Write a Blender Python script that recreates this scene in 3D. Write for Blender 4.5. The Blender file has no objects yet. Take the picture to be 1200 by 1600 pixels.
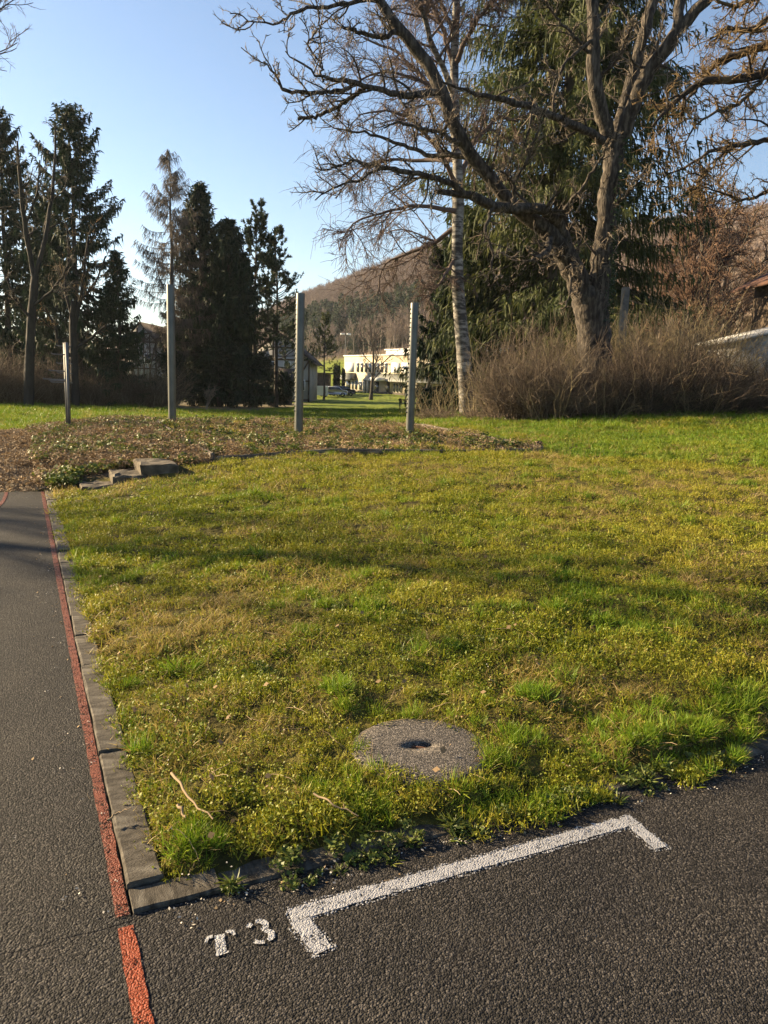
import bpy, bmesh, math, numpy as np
from mathutils import Vector, Matrix

scene = bpy.context.scene
COL = scene.collection
rng = np.random.default_rng(11)

# ------------------------------------------------------------------ camera
CAM_H, PITCH, ROLL, FPX = 1.65, math.radians(10.0), math.radians(1.9), 1200.0
_x = np.array([1.0, 0, 0]); _u = np.array([0, math.sin(PITCH), math.cos(PITCH)])
FWD = np.array([0, math.cos(PITCH), -math.sin(PITCH)])
CX = math.cos(ROLL) * _x + math.sin(ROLL) * _u
CU = -math.sin(ROLL) * _x + math.cos(ROLL) * _u
cam_d = bpy.data.cameras.new('camera'); cam = bpy.data.objects.new('camera', cam_d); COL.objects.link(cam)
cam.matrix_world = Matrix(((CX[0], CU[0], -FWD[0], 0), (CX[1], CU[1], -FWD[1], 0), (CX[2], CU[2], -FWD[2], CAM_H), (0, 0, 0, 1)))
cam_d.sensor_fit = 'VERTICAL'; cam_d.sensor_height = 24.0; cam_d.sensor_width = 18.0; cam_d.lens = 24.0 * FPX / 1600.0
cam_d.clip_start = 0.05; cam_d.clip_end = 4000
scene.camera = cam

# ------------------------------------------------------------------ light
SUN_EL, SUN_AZ = math.radians(20.5), math.radians(-70.0)      # azimuth from +Y, negative is to the left
SD = Vector((math.sin(SUN_AZ) * math.cos(SUN_EL), math.cos(SUN_AZ) * math.cos(SUN_EL), math.sin(SUN_EL)))
world = bpy.data.worlds.new('World'); scene.world = world; world.use_nodes = True
wn = world.node_tree.nodes; wl = world.node_tree.links
sky = wn.new('ShaderNodeTexSky'); sky.sky_type = 'NISHITA'; sky.sun_disc = False
sky.sun_elevation = SUN_EL; sky.sun_rotation = SUN_AZ
sky.altitude = 500; sky.air_density = 1.0; sky.dust_density = 0.8; sky.ozone_density = 2.0
wl.new(sky.outputs[0], wn['Background'].inputs[0]); wn['Background'].inputs[1].default_value = 0.053
sun_d = bpy.data.lights.new('sun', 'SUN'); sun = bpy.data.objects.new('sun', sun_d); COL.objects.link(sun)
sun_d.energy = 5.0; sun_d.angle = math.radians(0.6); sun_d.color = (1.0, 0.77, 0.46)
sun.rotation_euler = SD.to_track_quat('Z', 'Y').to_euler(); sun.location = (-30, 10, 30)
vs = scene.view_settings; vs.view_transform = 'Standard'; vs.look = 'None'; vs.exposure = 2.0; vs.gamma = 1.0
vs.use_curve_mapping = False
scene.render.engine = 'CYCLES'
cy = scene.cycles
cy.use_denoising = True
cy.volume_bounces = 0; cy.max_bounces = 6; cy.transparent_max_bounces = 12; cy.diffuse_bounces = 3; cy.glossy_bounces = 2; cy.transmission_bounces = 4

# ------------------------------------------------------------------ helpers
def W(px, py, Y):
    d = (px - 600) / FPX * CX - (py - 800) / FPX * CU + FWD
    return d * (Y / d[1]) + np.array([0, 0, CAM_H])
def WZ(px, py, z):
    d = (px - 600) / FPX * CX - (py - 800) / FPX * CU + FWD
    return d * ((z - CAM_H) / d[2]) + np.array([0, 0, CAM_H])
KA = math.radians(25.4); KC, KS = math.cos(KA), math.sin(KA); K0 = np.array([-0.73, 2.10])
def uv2xy(u, v): return K0[0] + KC * u - KS * v, K0[1] + KS * u + KC * v
def xy2uv(x, y): return KC * (x - K0[0]) + KS * (y - K0[1]), -KS * (x - K0[0]) + KC * (y - K0[1])
def nrm(a): return a / np.maximum(np.linalg.norm(a, axis=-1, keepdims=True), 1e-9)
def sstep(a, b, x):
    t = np.clip((x - a) / (b - a), 0, 1); return t * t * (3 - 2 * t)

def vnoise(x, y, seed=0):
    xi = np.floor(x).astype(np.int64); yi = np.floor(y).astype(np.int64); fx = x - xi; fy = y - yi
    fx = fx * fx * (3 - 2 * fx); fy = fy * fy * (3 - 2 * fy)
    def h(a, b):
        n = (a * 374761393 + b * 668265263 + seed * 982451653) & 0x7fffffff
        n = ((n ^ (n >> 13)) * 1274126177) & 0x7fffffff
        return ((n ^ (n >> 16)) & 0xffff) / 65535.0
    return (h(xi, yi) * (1 - fx) + h(xi + 1, yi) * fx) * (1 - fy) + (h(xi, yi + 1) * (1 - fx) + h(xi + 1, yi + 1) * fx) * fy

class Buf:
    def __init__(s): s.V = []; s.F = []; s.n = 0
    def add(s, V, F):
        V = np.asarray(V, float).reshape(-1, 3); F = np.asarray(F, np.int64)
        s.V.append(V); s.F.append(F + s.n); s.n += len(V)
    def merge(s, b):
        if b.n == 0: return
        V = np.concatenate(b.V)
        for f in b.F: s.F.append(f + s.n)
        s.V.append(V); s.n += len(V)
    def mesh(s, name, origin=(0, 0, 0), smooth=False):
        V = np.concatenate(s.V) - np.asarray(origin, float)
        me = bpy.data.meshes.new(name)
        tri = [f for f in s.F if f.shape[1] == 3]; qd = [f for f in s.F if f.shape[1] == 4]
        ng = [f for f in s.F if f.shape[1] > 4]
        loops = []; tot = []
        for grp in (tri, qd):
            if grp:
                a = np.concatenate(grp); loops.append(a.ravel()); tot.append(np.full(len(a), a.shape[1]))
        for f in ng:
            loops.append(f.ravel()); tot.append(np.full(len(f), f.shape[1]))
        loops = np.concatenate(loops); tot = np.concatenate(tot); st = np.concatenate([[0], np.cumsum(tot)[:-1]])
        me.vertices.add(len(V)); me.vertices.foreach_set('co', V.astype(np.float32).ravel())
        me.loops.add(len(loops)); me.loops.foreach_set('vertex_index', loops.astype(np.int32))
        me.polygons.add(len(tot)); me.polygons.foreach_set('loop_start', st.astype(np.int32)); me.polygons.foreach_set('loop_total', tot.astype(np.int32))
        if smooth: me.polygons.foreach_set('use_smooth', np.ones(len(tot), bool))
        me.update(calc_edges=True); me.validate()
        return me

def box(b, c, s, ax=None):
    """box centred at c, size s, optional 3x3 axes rows"""
    h = np.array(s) / 2
    P = np.array([[x, y, z] for x in (-1, 1) for y in (-1, 1) for z in (-1, 1)], float) * h
    if ax is not None: P = P @ np.asarray(ax)
    b.add(P + np.asarray(c), [[0, 1, 3, 2], [4, 6, 7, 5], [0, 4, 5, 1], [2, 3, 7, 6], [0, 2, 6, 4], [1, 5, 7, 3]])
def axes(az):
    c, s = math.cos(az), math.sin(az); return np.array([[c, s, 0], [-s, c, 0], [0, 0, 1.0]])
KAX = axes(KA)

def tubes(b, P, R, s, rough=0.0):
    """P (N,n,3) centre lines, R (N,n) radii"""
    P = np.asarray(P, float); R = np.asarray(R, float)
    if P.ndim == 2: P = P[None]; R = R[None]
    N, n, _ = P.shape
    T = nrm(np.gradient(P, axis=1))
    ref = nrm(rng.normal(size=(N, 1, 3))); t0 = nrm(P[:, -1:] - P[:, :1])
    ref = nrm(ref - (ref * t0).sum(-1, keepdims=True) * t0)
    A = nrm(ref - (ref * T).sum(-1, keepdims=True) * T); B = np.cross(T, A)
    th = np.arange(s) / s * 2 * np.pi
    RV = R[:, :, None, None] * (1 + rough * np.clip(rng.normal(size=(N, n, s, 1)), -2, 2))
    V = P[:, :, None] + RV * (np.cos(th)[None, None, :, None] * A[:, :, None] + np.sin(th)[None, None, :, None] * B[:, :, None])
    base = (np.arange(N) * n * s)[:, None, None]; i = (np.arange(n - 1) * s)[None, :, None]; j = np.arange(s)[None, None, :]; k = (j + 1) % s
    F = np.stack(np.broadcast_arrays(base + i + j, base + i + k, base + i + s + k, base + i + s + j), -1).reshape(-1, 4)
    b.add(V.reshape(-1, 3), F)

def ribbons(b, P, Wd, side=None):
    """flat tapering strips, P (N,n,3), Wd (N,n) half widths"""
    N, n, _ = P.shape
    T = nrm(np.gradient(P, axis=1))
    if side is None: side = rng.normal(size=(N, 3))
    S = nrm(np.cross(T, np.broadcast_to(side[:, None], P.shape)))
    V = np.stack([P - S * Wd[..., None], P + S * Wd[..., None]], 2)
    base = (np.arange(N) * n * 2)[:, None]; i = (np.arange(n - 1) * 2)[None]
    F = np.stack([base + i, base + i + 1, base + i + 3, base + i + 2], -1).reshape(-1, 4)
    b.add(V.reshape(-1, 3), F)

def grow(S, D, L, n, wander, up=0.0, upv=(0, 0, 1), damp=1.0):
    """grow N wandering branches from S along D; returns (N,n+1,3)"""
    N = len(S); P = [S]; p = S.copy(); d = nrm(D.copy()); st = (L / n)[:, None]
    w = rng.normal(size=(N, 3))
    for i in range(n):
        w = 0.5 * w + rng.normal(size=(N, 3))
        d = nrm(d + wander * w + up * np.asarray(upv))
        p = p + d * st; P.append(p)
    return np.stack(P, 1)
def taper(r0, r1, n, pw=1.0):
    t = np.linspace(0, 1, n) ** pw
    return r0[:, None] * (1 - t) + r1[:, None] * t
def spawn(P, R, k, t0=0.2, t1=1.0, ang=50, aj=15, bias=None, bw=0.0, pw=1.0):
    """k children on each branch: start, direction, parent length, radius, t"""
    N, n, _ = P.shape
    t = t0 + (t1 - t0) * rng.random((N, k)) ** pw
    f = t * (n - 1); i = np.minimum(f.astype(int), n - 2); f = (f - i)[..., None]
    ar = np.arange(N)[:, None]
    S = P[ar, i] * (1 - f) + P[ar, i + 1] * f; T = nrm(P[ar, i + 1] - P[ar, i])
    r = R[ar, i] * (1 - f[..., 0]) + R[ar, i + 1] * f[..., 0]
    q = nrm(np.cross(T, rng.normal(size=T.shape)))
    a = np.radians(ang + aj * rng.normal(size=t.shape))[..., None]
    D = np.cos(a) * T + np.sin(a) * q
    if bias is not None: D = nrm(D + bw * np.asarray(bias))
    L = np.linalg.norm(np.diff(P, axis=1), axis=-1).sum(1)
    return S.reshape(-1, 3), D.reshape(-1, 3), np.repeat(L, k), r.ravel(), t.ravel()
def sub(a, sel): return tuple(x[sel] for x in a)

ORI = {}
def root(name, label, cat, loc, group=None, rz=0.0):
    o = bpy.data.objects.new(name, None); COL.objects.link(o); o.location = loc; o.rotation_euler = (0, 0, rz)
    o.empty_display_size = 0.1
    o['label'] = label; o['category'] = cat
    if group: o['group'] = group
    ORI[o.name] = np.array(loc, float)
    return o
def put(name, me, mat, parent=None, label=None, cat=None, group=None, kind=None):
    o = bpy.data.objects.new(name, me); COL.objects.link(o)
    if mat is not None:
        me.materials.clear(); me.materials.append(mat)
    if parent is not None: o.parent = parent
    if label: o['label'] = label
    if cat: o['category'] = cat
    if group: o['group'] = group
    if kind: o['kind'] = kind
    return o
def part(name, b, mat, parent, smooth=False, label=None, kind=None):
    r = parent
    while r.parent is not None: r = r.parent
    return put(name, b.mesh(name, ORI.get(r.name, (0, 0, 0)), smooth), mat, parent, label=label, kind=kind)
def copy_tree(o, parent=None):
    c = o.copy(); COL.objects.link(c); c.parent = parent
    for ch in o.children: copy_tree(ch, c)
    return c
def dup(o, loc, rz, sc, label):
    c = copy_tree(o); c.location = loc; c.rotation_euler = (0, 0, rz); c.scale = sc if hasattr(sc, '__len__') else (sc, sc, sc)
    c['label'] = label
    return c

# ------------------------------------------------------------------ materials
def newmat(name):
    m = bpy.data.materials.new(name); m.use_nodes = True
    nt = m.node_tree; return m, nt, nt.nodes, nt.links, nt.nodes['Principled BSDF']
def ramp(n, cols, pos=None):
    r = n.new('ShaderNodeValToRGB'); e = r.color_ramp.elements
    k = len(cols)
    while len(e) < k: e.new(0.5)
    for i, c in enumerate(cols):
        e[i].position = (pos[i] if pos else i / (k - 1)); e[i].color = (*c, 1)
    return r
def M(name, cols, scale=3.0, rough=0.8, bump=0.0, bscale=40.0, dist=0.01, island=0.0, trans=0.0, stretch=None, metal=0.0, spec=0.3, detail=6, lo=0.32, hi=0.68, tcol=None):
    """procedural colour from noise and/or per-piece random"""
    m, nt, n, l, p = newmat(name)
    tc = n.new('ShaderNodeTexCoord'); mp = n.new('ShaderNodeMapping'); l.new(tc.outputs['Object'], mp.inputs[0])
    if stretch: mp.inputs['Scale'].default_value = stretch
    nz = n.new('ShaderNodeTexNoise'); nz.inputs['Scale'].default_value = scale; nz.inputs['Detail'].default_value = detail
    l.new(mp.outputs[0], nz.inputs['Vector'])
    mr = n.new('ShaderNodeMapRange'); mr.inputs[1].default_value = lo; mr.inputs[2].default_value = hi; l.new(nz.outputs[0], mr.inputs[0])
    fac = mr.outputs[0]
    if island > 0:
        g = n.new('ShaderNodeNewGeometry'); mx = n.new('ShaderNodeMix'); mx.inputs[0].default_value = island
        l.new(fac, mx.inputs[2]); l.new(g.outputs['Random Per Island'], mx.inputs[3]); fac = mx.outputs[0]
    r = ramp(n, cols); l.new(fac, r.inputs[0]); l.new(r.outputs[0], p.inputs['Base Color'])
    p.inputs['Roughness'].default_value = rough; p.inputs['Metallic'].default_value = metal; p.inputs['Specular IOR Level'].default_value = spec
    if bump > 0:
        bz = n.new('ShaderNodeTexNoise'); bz.inputs['Scale'].default_value = bscale; bz.inputs['Detail'].default_value = 8
        l.new(mp.outputs[0], bz.inputs['Vector'])
        bp = n.new('ShaderNodeBump'); bp.inputs['Strength'].default_value = bump; bp.inputs['Distance'].default_value = dist
        l.new(bz.outputs[0], bp.inputs['Height']); l.new(bp.outputs[0], p.inputs['Normal'])
    if trans > 0:
        tb = n.new('ShaderNodeBsdfTranslucent'); ms = n.new('ShaderNodeMixShader'); ms.inputs[0].default_value = trans
        l.new(r.outputs[0], tb.inputs[0])
        l.new(p.outputs[0], ms.inputs[1]); l.new(tb.outputs[0], ms.inputs[2]); l.new(ms.outputs[0], n['Material Output'].inputs[0])
    return m

def asphalt_nodes(n, l, scale=165.0):
    """position-based aggregate: returns (height, cell random colour value, position)"""
    g = n.new('ShaderNodeNewGeometry')
    nz = n.new('ShaderNodeTexNoise'); nz.inputs['Scale'].default_value = 60; l.new(g.outputs['Position'], nz.inputs['Vector'])
    mixv = n.new('ShaderNodeMix'); mixv.data_type = 'VECTOR'; mixv.inputs[0].default_value = 0.0025
    l.new(g.outputs['Position'], mixv.inputs[4]); l.new(nz.outputs['Color'], mixv.inputs[5])
    v = n.new('ShaderNodeTexVoronoi'); v.inputs['Scale'].default_value = scale; v.feature = 'F1'; l.new(mixv.outputs[1], v.inputs['Vector'])
    inv = n.new('ShaderNodeMath'); inv.operation = 'SUBTRACT'; inv.inputs[0].default_value = 1.0; l.new(v.outputs['Distance'], inv.inputs[1])
    sp = n.new('ShaderNodeSeparateColor'); l.new(v.outputs['Color'], sp.inputs[0])
    # some stones sit deeper than others
    mu = n.new('ShaderNodeMath'); mu.operation = 'MULTIPLY_ADD'; mu.inputs[1].default_value = 0.9; l.new(sp.outputs[1], mu.inputs[0]); l.new(inv.outputs[0], mu.inputs[2])
    return mu.outputs[0], sp.outputs[0], g.outputs['Position']

def asphalt_mat(name, c0, c1, warm=0.0):
    m, nt, n, l, p = newmat(name)
    h, cr, pos = asphalt_nodes(n, l)
    r = ramp(n, [c0, tuple(a + .22 * (b - a) for a, b in zip(c0, c1)), tuple(a + .5 * (b - a) for a, b in zip(c0, c1)), c1], [0, 0.5, .82, 1]); l.new(cr, r.inputs[0])
    nz = n.new('ShaderNodeTexNoise'); nz.inputs['Scale'].default_value = 1.1; nz.inputs['Detail'].default_value = 5; l.new(pos, nz.inputs['Vector'])
    r2 = ramp(n, [(0.72, 0.72, 0.74), (1.25, 1.2, 1.12)], [0.35, 0.65]); l.new(nz.outputs[0], r2.inputs[0])
    mx = n.new('ShaderNodeMix'); mx.data_type = 'RGBA'; mx.blend_type = 'MULTIPLY'; mx.inputs[0].default_value = 1
    l.new(r.outputs[0], mx.inputs[6]); l.new(r2.outputs[0], mx.inputs[7])
    # dusty pale scuffs and brown dirt
    n3 = n.new('ShaderNodeTexNoise'); n3.inputs['Scale'].default_value = 2.7; n3.inputs['Detail'].default_value = 7; l.new(pos, n3.inputs['Vector'])
    r3 = ramp(n, [(0, 0, 0), (1, 1, 1)], [0.56, 0.75]); l.new(n3.outputs[0], r3.inputs[0])
    m3 = n.new('ShaderNodeMix'); m3.data_type = 'RGBA'; m3.inputs[7].default_value = (0.045, 0.039, 0.033, 1)
    sc = n.new('ShaderNodeMath'); sc.operation = 'MULTIPLY'; sc.inputs[1].default_value = 0.35; l.new(r3.outputs[0], sc.inputs[0]); l.new(sc.outputs[0], m3.inputs[0])
    l.new(mx.outputs[2], m3.inputs[6]); l.new(m3.outputs[2], p.inputs['Base Color'])
    p.inputs['Roughness'].default_value = 0.8; p.inputs['Specular IOR Level'].default_value = 0.18
    b = n.new('ShaderNodeBump'); b.inputs['Strength'].default_value = 1.0; b.inputs['Distance'].default_value = 0.005
    v2 = n.new('ShaderNodeTexVoronoi'); v2.inputs['Scale'].default_value = 85; l.new(pos, v2.inputs['Vector'])
    n4 = n.new('ShaderNodeTexNoise'); n4.inputs['Scale'].default_value = 6; n4.inputs['Detail'].default_value = 4; l.new(pos, n4.inputs['Vector'])
    mm = n.new('ShaderNodeMath'); mm.operation = 'MULTIPLY'; l.new(v2.outputs['Distance'], mm.inputs[0]); l.new(n4.outputs[0], mm.inputs[1])
    ms_ = n.new('ShaderNodeMath'); ms_.operation = 'MULTIPLY_ADD'; ms_.inputs[1].default_value = -1.6; l.new(mm.outputs[0], ms_.inputs[0]); l.new(h, ms_.inputs[2])
    l.new(ms_.outputs[0], b.inputs['Height']); l.new(b.outputs[0], p.inputs['Normal'])
    return m
def paint_mat(name, col, dark, cover=0.5, wear=0.0):
    """road paint sprayed over the aggregate; bare pits where the stones sit deep"""
    m, nt, n, l, p = newmat(name)
    h, cr, pos = asphalt_nodes(n, l)
    nz = n.new('ShaderNodeTexNoise'); nz.inputs['Scale'].default_value = 22; nz.inputs['Detail'].default_value = 6; l.new(pos, nz.inputs['Vector'])
    a = n.new('ShaderNodeMath'); a.operation = 'MULTIPLY_ADD'; a.inputs[1].default_value = 1.2; l.new(nz.outputs[0], a.inputs[0]); l.new(h, a.inputs[2])
    mr = n.new('ShaderNodeMapRange'); mr.inputs[1].default_value = cover + wear; mr.inputs[2].default_value = cover + wear + 0.35; l.new(a.outputs[0], mr.inputs[0])
    r = ramp(n, [dark, col, tuple(min(1, c * 1.12) for c in col)], [0, 0.5, 1]); l.new(nz.outputs[0], r.inputs[0])
    l.new(r.outputs[0], p.inputs['Base Color']); l.new(mr.outputs[0], p.inputs['Alpha'])
    p.inputs['Roughness'].default_value = 0.6; p.inputs['Specular IOR Level'].default_value = 0.35
    b = n.new('ShaderNodeBump'); b.inputs['Strength'].default_value = 0.9; b.inputs['Distance'].default_value = 0.0035
    l.new(h, b.inputs['Height']); l.new(b.outputs[0], p.inputs['Normal'])
    return m

MT = {}
MT['asphalt'] = asphalt_mat('asphalt_yard', (0.0040, 0.0037, 0.0036), (0.075, 0.069, 0.066))
MT['track'] = asphalt_mat('asphalt_track', (0.0040, 0.0037, 0.0037), (0.060, 0.056, 0.054))
MT['white_paint'] = paint_mat('white_paint', (0.295, 0.295, 0.31), (0.19, 0.19, 0.2), cover=0.90)
MT['worn_white'] = paint_mat('worn_white_paint', (0.32, 0.32, 0.33), (0.2, 0.2, 0.2), cover=0.88)
MT['overspray'] = paint_mat('white_overspray', (0.30, 0.30, 0.31), (0.2, 0.2, 0.2), cover=1.55)
MT['red_paint'] = paint_mat('red_paint', (0.22, 0.033, 0.004), (0.14, 0.022, 0.003), cover=0.95)
MT['red_paint2'] = paint_mat('worn_red_paint', (0.145, 0.028, 0.008), (0.09, 0.018, 0.006), cover=1.05)
MT['concrete'] = M('kerb_concrete', [(0.026, 0.021, 0.015), (0.068, 0.058, 0.045), (0.12, 0.107, 0.087)], 14, 0.9, 0.8, 120, 0.006)
MT['step'] = M('step_concrete', [(0.04, 0.032, 0.02), (0.085, 0.068, 0.047), (0.13, 0.11, 0.08)], 8, 0.9, 0.6, 60, 0.01)
MT['wood'] = M('weathered_wood', [(0.05, 0.04, 0.03), (0.13, 0.105, 0.08), (0.22, 0.19, 0.15)], 5, 0.85, 0.6, 30, 0.01, stretch=(1, 12, 12))
MT['post'] = M('galvanised_post', [(0.072, 0.074, 0.063), (0.115, 0.117, 0.102)], 3, 0.40, 0.1, 30, 0.004, metal=0.25, spec=0.5)
MT['steel'] = M('grey_steel', [(0.085, 0.088, 0.092), (0.14, 0.143, 0.148)], 6, 0.5, 0.1, 40, 0.003, metal=0.4, spec=0.5)
MT['rust'] = M('rusty_iron', [(0.05, 0.025, 0.015), (0.16, 0.08, 0.045)], 30, 0.8, 0.5, 80, 0.004)
MT['hole'] = M('dark_pit', [(0.02, 0.017, 0.013), (0.05, 0.04, 0.03)], 20, 0.9)
MT['bark_walnut'] = M('walnut_bark', [(0.014, 0.011, 0.009), (0.042, 0.034, 0.027), (0.12, 0.10, 0.08)], 7, 0.9, 1.0, 16, 0.05, stretch=(1.6, 1.6, 0.45))
MT['bark_limb'] = M('mossy_limb_bark', [(0.018, 0.013, 0.009), (0.048, 0.035, 0.025), (0.11, 0.078, 0.038)], 2.6, 0.9, 0.9, 22, 0.02)
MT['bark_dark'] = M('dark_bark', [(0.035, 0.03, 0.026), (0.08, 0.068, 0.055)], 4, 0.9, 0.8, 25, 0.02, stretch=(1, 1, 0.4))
MT['bark_shade'] = M('shaded_dark_bark', [(0.018, 0.016, 0.015), (0.04, 0.035, 0.031)], 4, 0.9, 0.8, 25, 0.02, stretch=(1, 1, 0.4))  # dark bark with the shade on these trunks put into the colour
MT['twig'] = M('twig_bark', [(0.07, 0.055, 0.042), (0.15, 0.12, 0.09), (0.25, 0.20, 0.15)], 1.0, 0.85, island=0.6)
MT['twig_birch'] = M('birch_twig', [(0.06, 0.042, 0.036), (0.13, 0.09, 0.075)], 1.0, 0.85, island=0.7)
MT['twig_brown'] = M('beech_twig', [(0.085, 0.052, 0.036), (0.165, 0.10, 0.068), (0.24, 0.155, 0.105)], 1.0, 0.9, island=0.6)
MT['twig_moss'] = M('mossy_twig', [(0.06, 0.04, 0.022), (0.14, 0.09, 0.04), (0.20, 0.14, 0.07)], 1.2, 0.9, island=0.6)
MT['hedge_stem'] = M('shrub_stem', [(0.035, 0.024, 0.018), (0.12, 0.088, 0.062), (0.30, 0.235, 0.165)], 0.7, 0.85, island=0.65)
MT['hedge_stem2'] = M('olive_shrub_stem', [(0.07, 0.055, 0.03), (0.17, 0.135, 0.075), (0.29, 0.235, 0.13)], 0.7, 0.85, island=0.65)
MT['hedge_dark'] = M('dark_shrub_stem', [(0.025, 0.018, 0.014), (0.085, 0.062, 0.044), (0.24, 0.175, 0.12)], 0.7, 0.85, island=0.65)
MT['spruce'] = M('spruce_needles', [(0.010, 0.021, 0.010), (0.022, 0.040, 0.018), (0.042, 0.062, 0.026)], 0.6, 0.75, island=0.6, trans=0.12)
MT['spruce_big'] = M('old_spruce_needles', [(0.018, 0.030, 0.010), (0.048, 0.062, 0.018), (0.11, 0.115, 0.030)], 0.5, 0.75, island=0.55, trans=0.3)
MT['pine'] = M('pine_needles', [(0.016, 0.032, 0.015), (0.034, 0.055, 0.025), (0.06, 0.08, 0.036)], 0.6, 0.75, island=0.6, trans=0.15)
MT['pine_yellow'] = M('yellowish_pine_needles', [(0.04, 0.055, 0.018), (0.09, 0.10, 0.03), (0.13, 0.14, 0.045)], 0.6, 0.75, island=0.6, trans=0.2)
MT['yew'] = M('yew_leaves', [(0.008, 0.014, 0.007), (0.018, 0.028, 0.012), (0.032, 0.044, 0.018)], 0.5, 0.7, island=0.6, trans=0.08)
MT['ivy'] = M('ivy_leaves', [(0.015, 0.03, 0.010), (0.04, 0.07, 0.02)], 2, 0.5, island=0.7, trans=0.15)
MT['larch'] = M('larch_twig', [(0.05, 0.04, 0.034), (0.12, 0.10, 0.085)], 1, 0.85, island=0.6)
MT['cypress'] = M('cypress_leaves', [(0.012, 0.022, 0.01), (0.035, 0.05, 0.02)], 3, 0.8, island=0.5)

def birch_mat():
    m, nt, n, l, p = newmat('birch_bark')
    tc = n.new('ShaderNodeTexCoord'); mp = n.new('ShaderNodeMapping'); mp.inputs['Scale'].default_value = (1.6, 1.6, 5)
    l.new(tc.outputs['Object'], mp.inputs[0])
    nz = n.new('ShaderNodeTexNoise'); nz.inputs['Scale'].default_value = 1.6; nz.inputs['Detail'].default_value = 7; nz.inputs['Roughness'].default_value = 0.65
    l.new(mp.outputs[0], nz.inputs['Vector'])
    r = ramp(n, [(0.035, 0.03, 0.026), (0.20, 0.185, 0.165), (0.36, 0.345, 0.315)], [0.44, 0.54, 0.70]); l.new(nz.outputs[0], r.inputs[0])
    n2 = n.new('ShaderNodeTexNoise'); n2.inputs['Scale'].default_value = 1.1; n2.inputs['Detail'].default_value = 5; l.new(tc.outputs['Object'], n2.inputs['Vector'])
    r2 = ramp(n, [(0.28, 0.25, 0.22), (1, 1, 1)], [0.36, 0.55]); l.new(n2.outputs[0], r2.inputs[0])
    mx = n.new('ShaderNodeMix'); mx.data_type = 'RGBA'; mx.blend_type = 'MULTIPLY'; mx.inputs[0].default_value = 1
    l.new(r.outputs[0], mx.inputs[6]); l.new(r2.outputs[0], mx.inputs[7]); l.new(mx.outputs[2], p.inputs['Base Color'])
    p.inputs['Roughness'].default_value = 0.75
    b = n.new('ShaderNodeBump'); b.inputs['Strength'].default_value = 0.5; b.inputs['Distance'].default_value = 0.02; l.new(nz.outputs[0], b.inputs['Height']); l.new(b.outputs[0], p.inputs['Normal'])
    return m
MT['birch'] = birch_mat()

# ------------------------------------------------------------------ terrain
_cp = []
def cu(u, v, z): x, y = uv2xy(u, v); _cp.append((x, y, z))
def cx(x, y, z): _cp.append((x, y, z))
for u in (0.2, 1.2, 2.5, 4, 7): cu(u, 0.12, 0.02 + 0.004 * u)
for v in (1, 2.5, 4, 5.5, 7, 8.2): cu(0.14, v, 0.03)
for q in [(1.3, 0.6, .075), (0.6, 0.6, .06), (3.5, 1, .14), (6, 1.5, .22), (5, 3, .25), (8, 8.5, .41), (2.3, 8.9, .33), (1.4, 8.2, .21), (1.2, 5, .13), (1.2, 2.5, .11), (4, 5, .27),
          (3, 7.5, .32), (12, 6, .6), (14.3, 14.3, .74), (3, 12, .42), (8, 12, .44), (5, 16.5, .40), (2.6, 16.5, .38), (8.3, 16.5, .38), (1.1, 11, .33), (1.2, 14, .40), (1.2, 16.5, .36), (0.6, 10, .22),
          (-0.4, 9.5, .0), (-0.5, 13, .06), (-0.5, 17, .06), (-3, 12, .03), (-3, 18, 0.0), (5, 20, .02), (2, 20.5, -.02), (9.5, 20, .1), (11, 14.5, .5), (11, 10, .50)]: cu(*q)
for q in [(-10, 35, -.5), (0, 36, -.4), (-20, 45, -.6), (0, 60, -.8), (-40, 60, -.7), (15, 100, -1), (-60, 110, -1), (4, 31, .3), (3.3, 24, .42), (9, 30, .75), (20, 30, 1.4), (11, 21.5, 1.0), (16, 22, 1.2),
          (40, 60, 2.2), (60, 110, 3), (-30, 20, -.2), (-15, 10, -.04), (-12, 17, 0), (-25, 33, -.5), (-30, 0, -.06), (30, 5, .6), (30, 0, .3), (14, 60, .2), (7, 45, -.1)]: cx(*q)
_cp = np.array(_cp)
def _tps(r2): return 0.5 * r2 * np.log(np.maximum(r2, 1e-12))
_n = len(_cp); _A = np.zeros((_n + 3, _n + 3)); _d = ((_cp[:, None, :2] - _cp[None, :, :2]) ** 2).sum(-1)
_A[:_n, :_n] = _tps(_d) + 0.15 * np.eye(_n); _A[:_n, _n] = 1; _A[:_n, _n + 1:] = _cp[:, :2]; _A[_n, :_n] = 1; _A[_n + 1:, :_n] = _cp[:, :2].T
_w = np.linalg.solve(_A, np.concatenate([_cp[:, 2], np.zeros(3)]))
def tps(x, y):
    o = np.zeros(x.shape); f = x.ravel(); g = y.ravel(); out = np.zeros(len(f))
    for s in range(0, len(f), 20000):
        a = f[s:s + 20000]; b = g[s:s + 20000]
        out[s:s + 20000] = _tps((a[:, None] - _cp[None, :, 0]) ** 2 + (b[:, None] - _cp[None, :, 1]) ** 2) @ _w[:_n] + _w[_n] + a * _w[_n + 1] + b * _w[_n + 2]
    return out.reshape(x.shape)
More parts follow.
